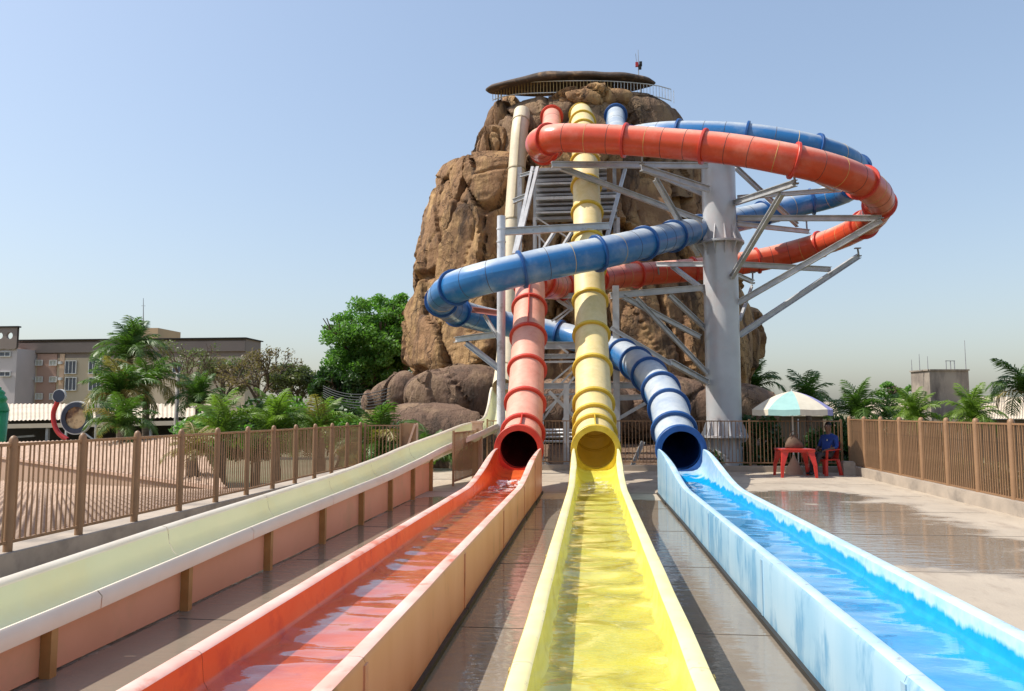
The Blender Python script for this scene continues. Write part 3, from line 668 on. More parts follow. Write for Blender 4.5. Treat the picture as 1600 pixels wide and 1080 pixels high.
# stair tower with treads behind
st = thing('stair_tower', at(890, 640, 30), 'stack of grey metal landings and treads seen behind the top of the yellow tube', 'stairs')
for i in range(11):
    y = 268 + i * 7.4
    p, q = at(838, y, 30), at(964 if i > 4 else 948, y, 30)
    b = MB(); b.box((p + q) / 2, ((q - p).length, .75 if i % 3 == 0 else .4, .07 if i % 2 else .12)); b.build('tread', M['steel_dark'] if i % 3 else M['steel'], st)
for x_ in (836, 960):
    b = MB(); b.beam(at(x_, 262, 30.4), (at(x_, 262, 30.4).x, 30.4, -3), .14); b.build('post', M['steel_dark'], st)
for k_, (y1, y2) in enumerate(((672, 672), (677, 677), (683, 683), (690, 690))):
    b = MB(); b.tube(at(846, y1, 22.6 + .2 * k_), at(960, y2, 22.6 + .2 * k_), .035, n=8)
    tag(b.build('steel_pipe', M['steel_white'], None, True), ('topmost', 'second from top', 'third from top', 'lowest')[k_] + ' of the grey pipes racked behind back fence', 'pipe', 'pipes racked behind the fence')

# ------------------------------------------------------------------ rock tower
def fbm(p, o=4): return noise.fractal(p, 1.0, 2.0, o)
def nvec(p): return Vector((noise.noise(p + Vector((31.4, 7.7, 2.2))), noise.noise(p + Vector((-5.3, 19.1, 44.6))), noise.noise(p + Vector((12.9, -33.3, 8.8)))))
RSEED = Vector((4.3, 1.9, .7))
def facet(q, tilt, cr):
    q = q + RSEED; dist, pts = noise.voronoi(q)
    c = pts[0]; rv = nvec(c * 7.3)
    return noise.noise(c * 5.7 + Vector((3.1, 1.7, .4))) + tilt * (q - c).dot(rv), smooth(0, cr, dist[1] - dist[0])
def rockdisp(p, s=1.0, seed=0):
    wv = nvec(p * .30) * .30 + nvec(p * 1.6) * .05
    sl = Vector((p.x + .16 * p.z, p.y, p.z))
    q = Vector((sl.x / (2.7 * s), sl.y / (2.7 * s), sl.z / (8.0 * s))) + Vector((seed, seed * 1.7, 0)) + wv * .5
    f1, c1 = facet(q, 1.45, .06)
    q2 = Vector((sl.x / (1.7 * s), sl.y / (1.7 * s), sl.z / (4.6 * s))) + Vector((seed, 0, 9)) + wv * .7
    f2, c2 = facet(q2, 2.1, .07)
    return s * (.85 * f1 - .55 * (1 - c1) + .36 * f2 - .10 * (1 - c2) + .05 * fbm(p * 1.3, 4) + .025 * fbm(p * 5.0, 3))
def rock_mass(name, parent, rows, cy, depth_tab, m, nth=230, nz=170, amp=1.0, power=2.6, seed=0, cap=True, zY=None):
    # rows: (py, px left, px right) at the axis distance cy
    L = []; Rr = []; D = []
    for (py, xl, xr) in rows:
        p, q = at(xl, py, cy), at(xr, py, cy); z_ = at(900, py, zY or cy).z; L.append((z_, p.x)); Rr.append((z_, q.x))
    L.sort(); Rr.sort(); z0, z1 = L[0][0], L[-1][0]
    b = MB(); P = []
    for i in range(nz + 1):
        z = z0 + (z1 - z0) * i / nz; xl, xr = lerpt(L, z), lerpt(Rr, z); cx = (xl + xr) / 2; a = (xr - xl) / 2; bb = lerpt(depth_tab, z)
        row = []
        topf = 1 - .04 * smooth(z1 - .8, z1, z) ** 2 if cap else 1
        for j in range(nth):
            an = 2 * math.pi * j / nth; c, s_ = math.cos(an), math.sin(an)
            rr = 1 / (abs(c) ** power + abs(s_) ** power) ** (1 / power)
            p = Vector((cx + a * rr * c * topf, cy + bb * rr * s_ * topf, z)); n = Vector((c / a, s_ / bb, 0)).normalized()
            dd = rockdisp(p, 1.0, seed) * amp
            row.append(p + n * dd + Vector((0, 0, .35 * noise.noise(p * .5 + Vector((5, 5, 5))) * amp)))
        row.append(row[0]); P.append(row)
    b.grid(P)
    if cap:
        n = len(b.v); last = P[-1]; c_ = sum((Vector(p) for p in last[:-1]), Vector()) / (len(last) - 1)
        b.v.append((c_.x, c_.y, c_.z + .3)); k = (len(P) - 1) * (nth + 1)
        for j in range(nth): b.face(k + j, k + j + 1, n)
    return b.build(name, m, parent, True, 58)
tower = thing('rock_tower', at(905, 645, 40), 'tall brown artificial rock tower behind the slides', 'rock tower')
rock_mass('lower_rock', tower, [(262, 700, 1088), (275, 690, 1092), (300, 684, 1096), (350, 670, 1108), (400, 660, 1126), (450, 658, 1152), (490, 650, 1170), (530, 642, 1180), (570, 640, 1180), (592, 656, 1172), (660, 662, 1166), (760, 662, 1166)], 40, [(-4, 6.2), (4, 6.4), (8, 6.0), (14, 5.0)], M['rock'], 460, 280, 1.0, 2.8, zY=38)
rock_mass('upper_rock', tower, [(150, 792, 1040), (158, 780, 1052), (175, 772, 1062), (200, 764, 1072), (235, 756, 1082), (265, 752, 1088), (310, 752, 1090)], 39.6, [(12, 4.6), (16, 4.4), (19, 3.6)], M['rock_top'], 320, 110, .5, 2.8, 3, zY=36)
def boulder(name, c, rad, m, parent=None, seed=0, amp=.5, n=64, tilt=0, s=.8, flat=1.0):
    b = MB(); P = []; c = Vector(c); T = Matrix.Rotation(tilt, 3, 'Y')
    for i in range(n + 1):
        ph = math.pi * i / n; row = []
        for j in range(n * 2):
            th = math.pi * j / n
            d_ = Vector((math.sin(ph) * math.cos(th), math.sin(ph) * math.sin(th), math.cos(ph)))
            d2 = Vector([math.copysign(abs(x) ** .8, x) for x in d_])
            p = T @ Vector((d2.x * rad[0], d2.y * rad[1], d2.z * rad[2]))
            row.append(c + p + (T @ d_) * (rockdisp(p + c, s, seed) * amp))
        row.append(row[0]); P.append(row)
    b.grid(P); return b.build(name, m, parent, True, 36)
boulder('shoulder_boulder', at(772, 243, 36.9), (1.05, 1.6, 1.5), M['rock'], tower, 4, .8, 56, .1)
boulder('shoulder_boulder', at(784, 196, 38.0), (.85, 1.3, 1.3), M['rock'], tower, 6, .8, 48, .25)
boulder('crest_rock', at(925, 158, 35.9), (2.0, .9, .62), M['rock'], tower, 8, .55, 48)
bl = [((715, 618, 33.0), (2.55, 1.8, 1.35), 2, 'large rounded brown boulder under the left side of the rock tower', 0),
      ((618, 622, 34.0), (1.5, 1.4, 1.05), 5, 'slanting smooth boulder at far left foot of the rock tower', -.55),
      ((700, 690, 30.0), (2.7, 1.6, 1.15), 7, 'low pale brown boulder behind the small palm and pale slide', .1),
      ((1010, 640, 33.5), (3.0, 1.5, 1.2), 9, 'dark boulder in shade behind the back fence between yellow and blue tubes', 0),
      ((905, 640, 32.8), (2.2, 1.4, 1.1), 10, 'dark boulder behind lattice frame and yellow tube', 0),
      ((1130, 640, 33.0), (2.4, 1.4, 1.2), 12, 'dark boulder behind the base of the steel column', 0)]
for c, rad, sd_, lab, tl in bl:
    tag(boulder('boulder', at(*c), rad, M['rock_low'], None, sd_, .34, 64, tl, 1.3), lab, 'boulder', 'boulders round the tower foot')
# apron of ground the boulders stand on
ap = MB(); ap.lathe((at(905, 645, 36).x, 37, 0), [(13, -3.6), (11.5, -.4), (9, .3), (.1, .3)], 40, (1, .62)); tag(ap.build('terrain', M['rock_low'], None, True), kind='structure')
# canopy, railing, antenna on the top
cp = at(890, 129.5, 36.4)
can = thing('canopy', cp, 'thin dark curved canopy roof on top of the rock tower', 'canopy')
b = MB(); P = []
for i, (rr, zz) in enumerate(((0.02, .30), (.5, .29), (.82, .22), (.95, .10), (1.0, -.04), (.97, -.13), (.90, -.10), (.5, -.02), (.02, 0))):
    row = []
    for j in range(72):
        an = 2 * math.pi * j / 72; p = Vector((math.cos(an) * 4.15 * rr, math.sin(an) * 1.15 * rr, zz - .05 * abs(math.cos(an)) * rr * 3))
        p += Vector((0, 0, .09 * noise.noise(Vector((p.x * .9, p.y * .9, i * .2)))))
        row.append(cp + p)
    row.append(row[0]); P.append(row)
b.grid(P); b.build('canopy_shell', M['canopy'], can, True)
for (x_, y_, yb) in ((778, 138, 172), (783, 138, 160), (1001, 132, 150), (870, 138, 150), (940, 136, 150)):
    p = at(x_, y_, 37.6); b = MB(); b.tube((p.x, p.y, p.z + .1), (p.x, p.y, at(x_, yb, 37.6).z - .3), .06, n=8); b.build('post', M['steel_dark'], can)
rl = thing('railing', at(905, 150, 36.6), 'metal bar railing round the platform under the canopy', 'railing')
rp = [at(x_, yb, 35.5 + 1.1 * abs((x_ - 910) / 140) ** 2) for x_, yb in ((770, 158), (800, 150), (850, 147), (910, 146), (960, 147), (1010, 151), (1040, 156), (1053, 161))]
RP = spline(rp, .16)
for i, p in enumerate(RP):
    mm = M['rail_yel'] if p.x < at(955, 150, 37).x else M['rail_white']
    inst('bar', bar_mesh(.62, .024, mm), p, (0, 0, 0), rl)
for dz in (.62, .06):
    for a, c in zip(RP[::4], RP[4::4]):
        b = MB(); b.beam(a + Vector((0, 0, dz)), c + Vector((0, 0, dz)), .035); b.build('rail', M['rail_white'], rl)
an_ = thing('antenna', at(998, 122, 37.8), 'thin mast antenna standing on the canopy of the rock tower', 'antenna')
p0 = at(998, 122, 37.8); p1 = at(997, 78, 37.8)
b = MB(); b.tube(p0 - Vector((0, 0, .3)), p1, .03, .012, 8); b.build('mast', M['steel_dark'], an_)
for (x_, y_) in ((995, 101), (1001, 100), (1000, 105)):
    b = MB(); b.box(at(x_, y_, 37.75), (.14, .12, .22)); b.build('lamp_unit', M['sign_red'] if x_ == 995 else M['dark'], an_)
b = MB(); b.beam(at(993, 84, 37.8), at(995, 100, 37.8), .02); b.build('whip', M['steel_dark'], an_)

# ------------------------------------------------------------------ vegetation
def frond_mesh(L, droop, wid, m, nseg=22, seed=0):
    rng = random.Random(seed); b = MB(); pts = []
    for i in range(nseg + 1):
        t = i / nseg; an = 1.05 - droop * t ** 1.3
        pts.append((pts[-1] + Vector((math.cos(an), 0, math.sin(an))) * (L / nseg)) if i else Vector((0, 0, 0)))
    for a, c in zip(pts[::2], pts[2::2]): b.tube(a, c, .022 * (1 - .0), .02, 4, False)
    for i in range(2, nseg + 1):
        t = i / nseg; p = pts[i]; tg = (pts[i] - pts[i - 1]).normalized(); l = wid * (math.sin(math.pi * (t * .86 + .1)) ** .7) * rng.uniform(.85, 1.1)
        for sg in (-1, 1):
            for h in (0, .5):
                p_ = p - tg * (h * L / nseg)
                side = Vector((0, sg, 0)); up = tg.cross(Vector((0, 1, 0))) * -1
                d_ = (tg * rng.uniform(.5, .8) + side * rng.uniform(.75, 1) + Vector((0, 0, rng.uniform(-.45, .12)))).normalized()
                w_ = tg * (.026 * L / 2)
                mid = p_ + d_ * l * .55; tip = p_ + d_ * l + Vector((0, 0, -.22 * l))
                n = len(b.v); b.v += [tuple(p_ - w_ * .6), tuple(p_ + w_ * .6), tuple(mid + w_), tuple(tip), tuple(mid - w_)]
                b.face(n, n + 1, n + 2, n + 4); b.face(n + 4, n + 2, n + 3)
    return b.mesh('frond', m)
FR = {}
def fronds(key, m):
    if key not in FR: FR[key] = [frond_mesh(2.0, dr, .62, m, 20, sd_) for sd_, dr in enumerate((1.2, 1.7, 2.2, 2.7, 1.0))]
    return FR[key]
def palm(px, py, Y, lenpx, nfr, label, key='palm', upright=0.0, dry=.1, zb=-3.6, group='palms beyond the deck', seed=0, trunk_r=.16, half=None):
    rng = random.Random(seed * 31 + int(px)); c = at(px, py, Y); sc = lenpx / FPX * Y / 2.0
    root = thing('palm_tree', (c.x, c.y, zb), label, 'palm', group)
    b = MB(); n = 10; pts = [Vector((c.x + .25 * math.sin(i / n * 2) * (1 - i / n), c.y, zb + (c.z - zb) * i / n)) for i in range(n + 1)]
    for i, (a, q) in enumerate(zip(pts, pts[1:])): b.tube(a, q, trunk_r * (1.25 - .35 * i / n), trunk_r * (1.15 - .35 * i / n), 9, False)
    b.build('trunk', M['palm_trunk'], root, True)
    for i in range(nfr):
        az = 2.4 * i + rng.uniform(-.3, .3); lvl = i / nfr
        kk = 'palm_dry' if rng.random() < dry * (1.6 if lvl > .6 else .5) else key
        me = fronds(kk, M[kk])[0 if lvl < .2 and upright else min(3, int(lvl * 3.2 + rng.random() * .9))]
        tilt = -(.55 - lvl * 1.0) - upright * (1 - lvl) * .4
        s_ = sc * rng.uniform(.8, 1.1)
        inst('frond', me, c + Vector((0, 0, .06 * (1 - lvl))), (rng.uniform(-.25, .25), tilt, az), root, (s_, s_, s_))
    return root
def leaf_cloud(b, clumps, nleaf, size, rng):
    for c, rad in clumps:
        nn = int(nleaf * (rad[0] * rad[1] * rad[2]) ** .5)
        for _ in range(nn):
            v = Vector((rng.gauss(0, 1), rng.gauss(0, 1), rng.gauss(0, 1))).normalized() * (rng.random() ** .45)
            p = c + Vector((v.x * rad[0], v.y * rad[1], v.z * rad[2]))
            n_ = (Vector((rng.gauss(0, 1), rng.gauss(0, 1), rng.gauss(.6, 1)))).normalized(); a = n_.orthogonal().normalized(); a = Matrix.Rotation(rng.random() * 6.28, 3, n_) @ a; e = n_.cross(a)
            s_ = size * rng.uniform(.6, 1.3); n = len(b.v)
            b.v += [tuple(p - a * s_), tuple(p + e * s_ * .42), tuple(p + a * s_), tuple(p - e * s_ * .42)]; b.face(n, n + 1, n + 2, n + 3)
def branch(b, p, d_, L, r_, depth, rng, tips):
    q = p + d_ * L; b.tube(p, q, r_, r_ * .68, 6, False)
    if depth == 0 or r_ < .006: tips.append(q); return
    for _ in range(rng.choice((2, 3, 3)) if depth > 1 else 3):
        e = (d_ + Vector((rng.gauss(0, .5), rng.gauss(0, .5), rng.gauss(.05, .35)))).normalized()
        branch(b, q, e, L * rng.uniform(.6, .85), r_ * .62, depth - 1, rng, tips)
    tips.append(q)
def tree(px, py, Y, rx, ry, label, key, nleaf, size, name='tree', zb=-3.6, nclump=38, seed=1, group='trees beyond the deck', bare=0, trunk_r=.25):
    rng = random.Random(seed); c = at(px, py, Y); RX, RZ = rx / FPX * Y, ry / FPX * Y
    root = thing(name, (c.x, c.y, zb), label, 'tree', group)
    b = MB(); tips = []
    base = Vector((c.x, c.y, zb)); fork = Vector((c.x, c.y, c.z - RZ * .75))
    b.tube(base, fork, trunk_r, trunk_r * .75, 9, False)
    for i in range(5):
        e = Vector((math.cos(i * 1.26) * .6, math.sin(i * 1.26) * .6, 1)).normalized()
        branch(b, fork, e, RZ * .55, trunk_r * .5, 4 if bare else 3, rng, tips)
    b.build('trunk', M['trunk'], root, True)
    cl = []
    for i in range(nclump):
        v = Vector((rng.gauss(0, 1), rng.gauss(0, 1), rng.gauss(0, 1))).normalized() * (rng.random() ** .35)
        p = c + Vector((v.x * RX * .9, v.y * RX * .9, v.z * RZ * .9 + .05 * RZ)); s_ = rng.uniform(.12, .24) * RX
        cl.append((p, (s_ * 1.2, s_ * 1.2, s_ * .8)))
    if bare: cl = [(p, (.4, .4, .3)) for p in tips if rng.random() < bare]
    b = MB(); leaf_cloud(b, cl, nleaf, size, rng); b.build('crown', M[key], root)
    return root
tree(585, 545, 46, 82, 88, 'large bright green leafy tree left of the rock tower', 'leaf', 620, .13, nclump=120, seed=3, trunk_r=.35)
tree(632, 520, 47, 60, 66, 'bright green tree crown touching the left edge of the rock tower', 'leaf', 620, .13, nclump=70, seed=5, trunk_r=.3)
tree(535, 610, 44, 60, 42, 'lower dark green bushy tree below the large bright tree', 'leaf_dark', 800, .14, nclump=36, seed=6)
tree(296, 575, 52, 45, 52, 'thin half bare tree beside the lamp pole', 'leaf_olive', 60, .10, bare=.3, seed=11, trunk_r=.22)
tree(405, 590, 48, 58, 55, 'brownish dry tree with sparse twigs left of the big green tree', 'leaf_dry', 70, .10, bare=.4, seed=12, trunk_r=.22)
tree(352, 592, 56, 48, 45, 'olive sparse tree between two dry trees', 'leaf_olive', 110, .11, bare=.5, seed=13, trunk_r=.2)
tree(465, 605, 50, 30, 42, 'small sparse olive tree just left of the big green tree', 'leaf_olive', 170, .11, bare=.6, seed=14, trunk_r=.15)
tree(1398, 612, 75, 26, 15, 'small round green tree beside the concrete tank', 'leaf', 500, .2, nclump=22, seed=15)
palms = [
 (203, 562, 34, 76, 26, 'tall palm with upright green crown in front of the apartments', 'palm', .9, .05), (188, 628, 31, 82, 26, 'bushy dark green palm below the tall palm', 'palm', .4, .12),
 (228, 610, 33, 82, 18, 'palm with drooping pale dry fronds right of the tall palm', 'palm', 0, .5), (190, 672, 28, 70, 20, 'low dark palm beside the round sign', 'palm', .1, .15),
 (310, 635, 34, 66, 18, 'dark green palm right of the lamp pole', 'palm', .7, .05), (300, 716, 17.5, 62, 15, 'yellowing palm just beyond the left fence', 'palm_dry', .2, .5),
 (345, 690, 24, 84, 18, 'bright green palm behind the left fence near its middle', 'palm_bright', .7, .05), (430, 684, 25, 84, 20, 'bright green fan shaped palm behind the left fence', 'palm_bright', .9, .03),
 (500, 684, 26, 78, 16, 'bright palm leaning right near end of left fence', 'palm_bright', .6, .05), (590, 716, 21.5, 96, 24, 'feathery palm behind the corner fence', 'palm', .9, .12),
 (668, 722, 21.5, 66, 16, 'small palm in front of the low boulder', 'palm', .3, .12), (708, 722, 22.5, 46, 12, 'tiny bright palm beside the upturned pale slide', 'palm_bright', .4, 0),
 (1176, 612, 42, 62, 18, 'dark palm peeking out right of the rock tower', 'palm', .3, .05), (1262, 632, 40, 62, 18, 'dark palm behind the parasol', 'palm', .4, .05),
 (1342, 655, 33, 62, 22, 'green palm behind the fence just right of the seated person', 'palm', .6, .05), (1430, 660, 32, 56, 22, 'bright palm below the concrete tank', 'palm_bright', .6, .02),
 (1520, 660, 31, 58, 22, 'green palm right of the concrete tank', 'palm_bright', .7, .05), (1606, 618, 27, 72, 20, 'dark drooping palm at the right edge', 'palm', 0, .05), (1388, 655, 38, 44, 16, 'far dark palm between the two near palms', 'palm', .4, 0),
]
for i, (a, b_, Y, l, n, lab, key, up, dry) in enumerate(palms): palm(a, b_, Y, l, n, lab, key, up, dry, seed=i)
def shrub(p, rad, label, key, seed, nleaf=700, size=.1):
    rng = random.Random(seed); b = MB(); p = Vector(p)
    root = thing('shrub', p, label, 'shrub', 'shrubs beyond the fences')
    cl = []
    for i in range(16):
        v = Vector((rng.gauss(0, 1), rng.gauss(0, 1), abs(rng.gauss(0, 1)))).normalized() * rng.random() ** .4
        s_ = rng.uniform(.25, .4) * rad[0]; cl.append((p + Vector((v.x * rad[0], v.y * rad[1], v.z * rad[2])), (s_, s_, s_)))
    leaf_cloud(b, cl, nleaf, size, rng); b.build('foliage', M[key], root)
    b = MB(); b.tube((p.x, p.y, -3.6), p + Vector((0, 0, .3)), .06, .03, 6); b.build('stem', M['trunk'], root)
for i in range(8):
    shrub((8.2 + .25 * (i % 2), 8.6 + i * 1.9, -.9), (.95, 1.2, 1.5 + .25 * (i % 3)), ('nearest', 'second', 'third', 'fourth', 'fifth', 'sixth', 'seventh', 'farthest')[i] + ' shrub in the row behind the right fence', ('leaf_dark', 'leaf_dry', 'leaf_olive')[i % 3], 40 + i)
for i in range(5):
    shrub((4.9 + i * 1.15, 24.4, -.9), (1.2, .8, 2.3), ('first', 'second', 'third', 'fourth', 'fifth')[i] + ' dark shrub from the column along the back fence', 'leaf_dark', 60 + i, 1300, .12)
for i, (a, b_, Y, rx) in enumerate(((330, 690, 30, 1.7), (395, 680, 32, 1.9), (460, 672, 34, 2.0), (520, 668, 36, 2.0), (560, 690, 28, 1.5))):
    p = at(a, b_ + 20, Y); shrub((p.x, p.y, p.z), (rx, rx, rx * .9), ('first', 'second', 'third', 'fourth', 'fifth')[i] + ' green shrub from the left among the palms behind left fence', 'leaf_dark' if i % 2 else 'leaf', 70 + i, 600, .13)

# ------------------------------------------------------------------ roofs, buildings and signs on the left
def tile_roof(parent, A, B, C, D, m, nu, nv, name='roof_tiles', amp=.03):
    # A-B eave (u), D-C upper edge ; corrugated clay tiles with stepped courses
    A, B, C, D = map(Vector, (A, B, C, D)); n_ = (B - A).cross(D - A).normalized()
    if n_.z < 0: n_ = -n_
    P = []
    for j in range(nv):
        for e in (0.0, .97):
            v = (j + e) / nv; row = []
            for i in range(nu * 6 + 1):
                u = i / (nu * 6); p = A.lerp(B, u).lerp(D.lerp(C, u), v)
                row.append(p + n_ * (amp * math.cos(i / 6 * 2 * math.pi) + (.035 * (1 - e))))
            P.append(row)
    b = MB(); b.grid(P); o = b.build(name, m, parent, True); o['kind'] = 'stuff'; return o
rf = thing('near_roof', (-7, 10, -1), 'low clay tiled roof just beyond the left fence', 'roof')
vA, vB, vC = Vector((-19, 22, -.75)), Vector((-10.2, 17.0, -.35)), Vector((-7.2, 15.4, -.22))
tile_roof(rf, (-6.15, 1.0, .06), (-6.15, 16.2, .06), at(352, 771, 15.5), at(-70, 748, 26.8), M['roof'], 70, 46, amp=.022)
b = MB(); b.quad((-6.05, 2, .02), (-6.05, 16.2, .02), (-6.05, 16.2, -3), (-6.05, 2, -3)); b.build('wall', M['stucco'], rf)
r2 = thing('upper_roof', (-12, 22, -1), 'larger pale roof with a tan wall band beyond the near tiled roof', 'roof')
e0, e1_, e2_ = at(-60, 706, 27), at(225, 741, 18.6), at(352, 764, 15.6)
h0, h1_ = at(-60, 693, 40), at(300, 682, 27)
tile_roof(r2, e0, e2_, h1_, h0, M['roof'], 50, 14, amp=.02)
b = MB(); n = 12
for i in range(n):
    p, q = e0.lerp(e2_, i / n), e0.lerp(e2_, (i + 1) / n)
    b.quad(p - Vector((0, 0, 1.8)), q - Vector((0, 0, 1.8)), q - Vector((0, 0, .03)), p - Vector((0, 0, .03)))
b.build('wall', M['stucco'], r2)
b = MB(); b.beam(e0, e2_, .12, .08); b.build('fascia', M['tan_pale'], r2)

def building(name, label, x0, x1, yt, yb, Y, wall, depth=10, cat='building'):
    a, c = at(x0, yt, Y), at(x1, yt, Y); z0 = -3.6
    root = thing(name, ((a.x + c.x) / 2, Y + depth / 2, z0), label, cat, None)
    b = MB(); b.box(((a.x + c.x) / 2, Y + depth / 2, (a.z + z0) / 2), (c.x - a.x, depth, a.z - z0)); b.build('wall', wall, root)
    return root
def window(root, x0, y0, x1, y1, Y, pane, frame=True, mull=1):
    a, c = at(x0, y1, Y), at(x1, y0, Y); cx, cz = (a.x + c.x) / 2, (a.z + c.z) / 2; wd, h = c.x - a.x, c.z - a.z; t = .07
    b = MB(); yy = Y - .06
    for q, s_ in (((cx, yy, c.z), (wd + t, .12, t)), ((cx, yy, a.z), (wd + t, .16, t)), ((a.x, yy, cz), (t, .12, h - t)), ((c.x, yy, cz), (t, .12, h - t))): b.box(q, s_)
    for i in range(mull): b.box((a.x + wd * (i + 1) / (mull + 1), yy, cz), (t * .8, .08, h - t))
    o = b.build('window', M['frame'], root)
    b = MB(); b.box((cx, Y - .02, cz), (wd - t, .035, h - t)); b.build('pane', pane, o)
BY = 82
ab = building('apartment_building', 'long low apartment block with peach and brown walls at far left', 28, 384, 560, 640, BY, M['wall_tan'], 4)
def facade(root, x0, x1, y0, y1, m, off, name='wall_panel'):
    a, c = at(x0, y1, BY), at(x1, y0, BY); b = MB(); b.box(((a.x + c.x) / 2, BY - off / 2, (a.z + c.z) / 2), (c.x - a.x, off, c.z - a.z)); return b.build(name, m, root)
facade(ab, 28, 384, 533, 552, M['parapet'], .25, 'parapet')
a, c = at(28, 533, BY), at(384, 533, BY); b = MB(); b.box(((a.x + c.x) / 2, BY + 2, (a.z + at(28, 562, BY).z) / 2), (c.x - a.x, 3.9, a.z - at(28, 562, BY).z)); b.build('attic', M['parapet'], ab)
b = MB(); b.box(((a.x + c.x) / 2, BY + 1.9, a.z + .06), (c.x - a.x + .4, 4.6, .12)); b.build('coping', M['dark'], ab)
facade(ab, 36, 55, 553, 640, M['wall_peach'], .18); facade(ab, 55.4, 90, 553, 640, M['wall_rose'], .12)
facade(ab, 90.4, 102, 553, 640, M['wall_peach'], .1)
BYw = BY - .2
for y0, y1 in ((563, 571), (589, 597), (615, 624)):
    window(ab, 56, y0, 67, y1, BYw, M['bath_glass']); window(ab, 78, y0, 89, y1, BYw, M['bath_glass'])
for y0, y1 in ((564, 584), (590, 610)): window(ab, 102, y0, 120, y1, BYw + .12, M['glass'], mull=2)
for y0, y1 in ((564, 584), (590, 610)): window(ab, 139, y0, 158, y1, BYw + .12, M['glass'], mull=2)
for x_ in (270, 310, 350): window(ab, x_, 565, x_ + 16, 582, BYw + .12, M['glass'], mull=1)
for y0 in (546, 563, 592): 
    p = at(32, y0 + 5, BY - .6); b = MB(); b.box(p, (.7, .9, .9)); b.build('balcony', M['wall_rose'], ab)
for x_, y_ in ((50, 567), (94, 567), (50, 592), (94, 592)):
    p = at(x_, y_, BY - .35); b = MB(); b.box(p, (.35, .3, .3)); b.build('air_conditioner', M['frame'], ab)
tk = building('tank_house', 'ochre rooftop tank house above the apartment block', 204, 247, 513, 540, BY + 3, M['ochre_wall'], 5)
am = thing('antenna', at(224, 513, BY + 4), 'tall thin mast on the ochre rooftop tank house', 'antenna')
b = MB(); b.tube(at(224, 513, BY + 4), at(224, 466, BY + 4), .07, .03, 6); b.build('mast', M['steel_dark'], am)
b = MB(); b.beam(at(221, 478, BY + 4), at(227, 478, BY + 4), .04); b.build('crossbar', M['steel_dark'], am)
wb = building('grey_building', 'lilac grey block with two round openings in its parapet at far left edge', -120, 27, 546, 640, BY - 3, M['wall_grey'])
for y0, y1 in ((550, 557), (581, 588)): window(wb, 0, y0, 17, y1, BY - 3.05, M['glass'])
p, q = at(-120, 514, BY - 3), at(28, 546, BY - 3)
# parapet with two real round openings: plate built as strips round circles
zc = at(14, 525, BY - 3).z; rr_ = 5.6 / FPX * BY; xs_c = [at(x_, 525, BY - 3).x for x_ in (2, 17.5)]
b = MB(); zt_, zb_ = p.z, q.z; x_l, x_r = p.x, q.x; Yp = BY - 3.1
mid = (xs_c[0] + xs_c[1]) / 2; cells = [(xs_c[0] - (mid - xs_c[0]), mid, xs_c[0]), (mid, x_r, xs_c[1])]
b.box(((x_l + cells[0][0]) / 2, Yp, (zt_ + zb_) / 2), (cells[0][0] - x_l, .3, zt_ - zb_))
for (xa, xb, xc) in cells:
    n = 32; inn = []; out = []
    for i in range(n + 1):
        an = 2 * math.pi * i / n; c_, s_ = math.cos(an), math.sin(an); inn.append((xc + rr_ * c_, zc + rr_ * s_))
        ts = [((xb - xc) / c_ if c_ > 1e-6 else (xa - xc) / c_ if c_ < -1e-6 else 1e9), ((zt_ - zc) / s_ if s_ > 1e-6 else (zb_ - zc) / s_ if s_ < -1e-6 else 1e9)]
        t = min(ts); out.append((xc + t * c_, zc + t * s_))
    for yy in (Yp - .15, Yp + .15): b.grid([[(x, yy, z) for x, z in inn], [(x, yy, z) for x, z in out]])
    b.grid([[(x, Yp - .15, z) for x, z in inn], [(x, Yp + .15, z) for x, z in inn]])
b.build('parapet', M['parapet'], wb)
b = MB(); b.box(((x_l + x_r) / 2, Yp, zt_ + .08), (x_r - x_l + .3, .5, .16)); b.build('coping', M['dark'], wb)

shd = thing('shed', at(150, 690, 46), 'long low shed with pale sheet roof and dark open front behind the round sign', 'shed')
SY = 46
tile_roof(shd, at(-80, 660, SY), at(330, 652, SY), at(330, 631, SY + 9), at(-80, 631, SY + 9), M['roof2'], 60, 6, 'roof_sheet', .03)
a, c = at(-80, 668, SY), at(330, 660, SY)
b = MB(); b.beam(a, c, .1, .28); b.build('fascia', M['roof2'], shd)
b = MB(); b.quad(at(-80, 640, SY + 8) - Vector((0, 0, 6)), at(330, 640, SY + 8) - Vector((0, 0, 6)), at(330, 645, SY + 8), at(-80, 645, SY + 8)); b.build('back_wall', M['dark'], shd)
for x_ in (3, 75, 235, 300):
    p = at(x_, 668, SY + .2); b = MB(); b.box((p.x, p.y, (p.z - 3.6) / 2), (.18, .18, p.z + 3.6)); b.build('post', M['steel_dark'], shd)
for x_, y_ in ((40, 682), (60, 667)):
    b = MB(); b.beam(at(x_ - 14, y_ + 1, SY + 1), at(x_ + 14, y_ - 1, SY + 1), .12); b.build('cross_beam', M['steel_dark'], shd)
arc = thing('arched_roof', at(130, 625, 44), 'pale arched metal gateway roof behind the round sign', 'canopy')
b = MB(); P = []
for k_ in range(17):
    an = math.pi * k_ / 16; o = at(126, 652, 43); rr_ = .95
    P.append([o + Vector((-math.cos(an) * rr_, dy, math.sin(an) * rr_)) for dy in (0, 1.2)])
b.grid(P); b.build('arch', M['roof2'], arc, True)
for sgn in (-.95, .95):
    b = MB(); o = at(126, 652, 43); b.tube(o + Vector((sgn, .1, 0)), Vector((o.x + sgn, o.y + .1, -3.6)), .06, n=8); b.build('post', M['frame'], arc)
sg = thing('round_sign', at(115, 690, 33), 'round sign with navy ring, red curved arm and small disc on top', 'sign')
c = at(118, 653, 33); RS = 26 / FPX * 33
b = MB()
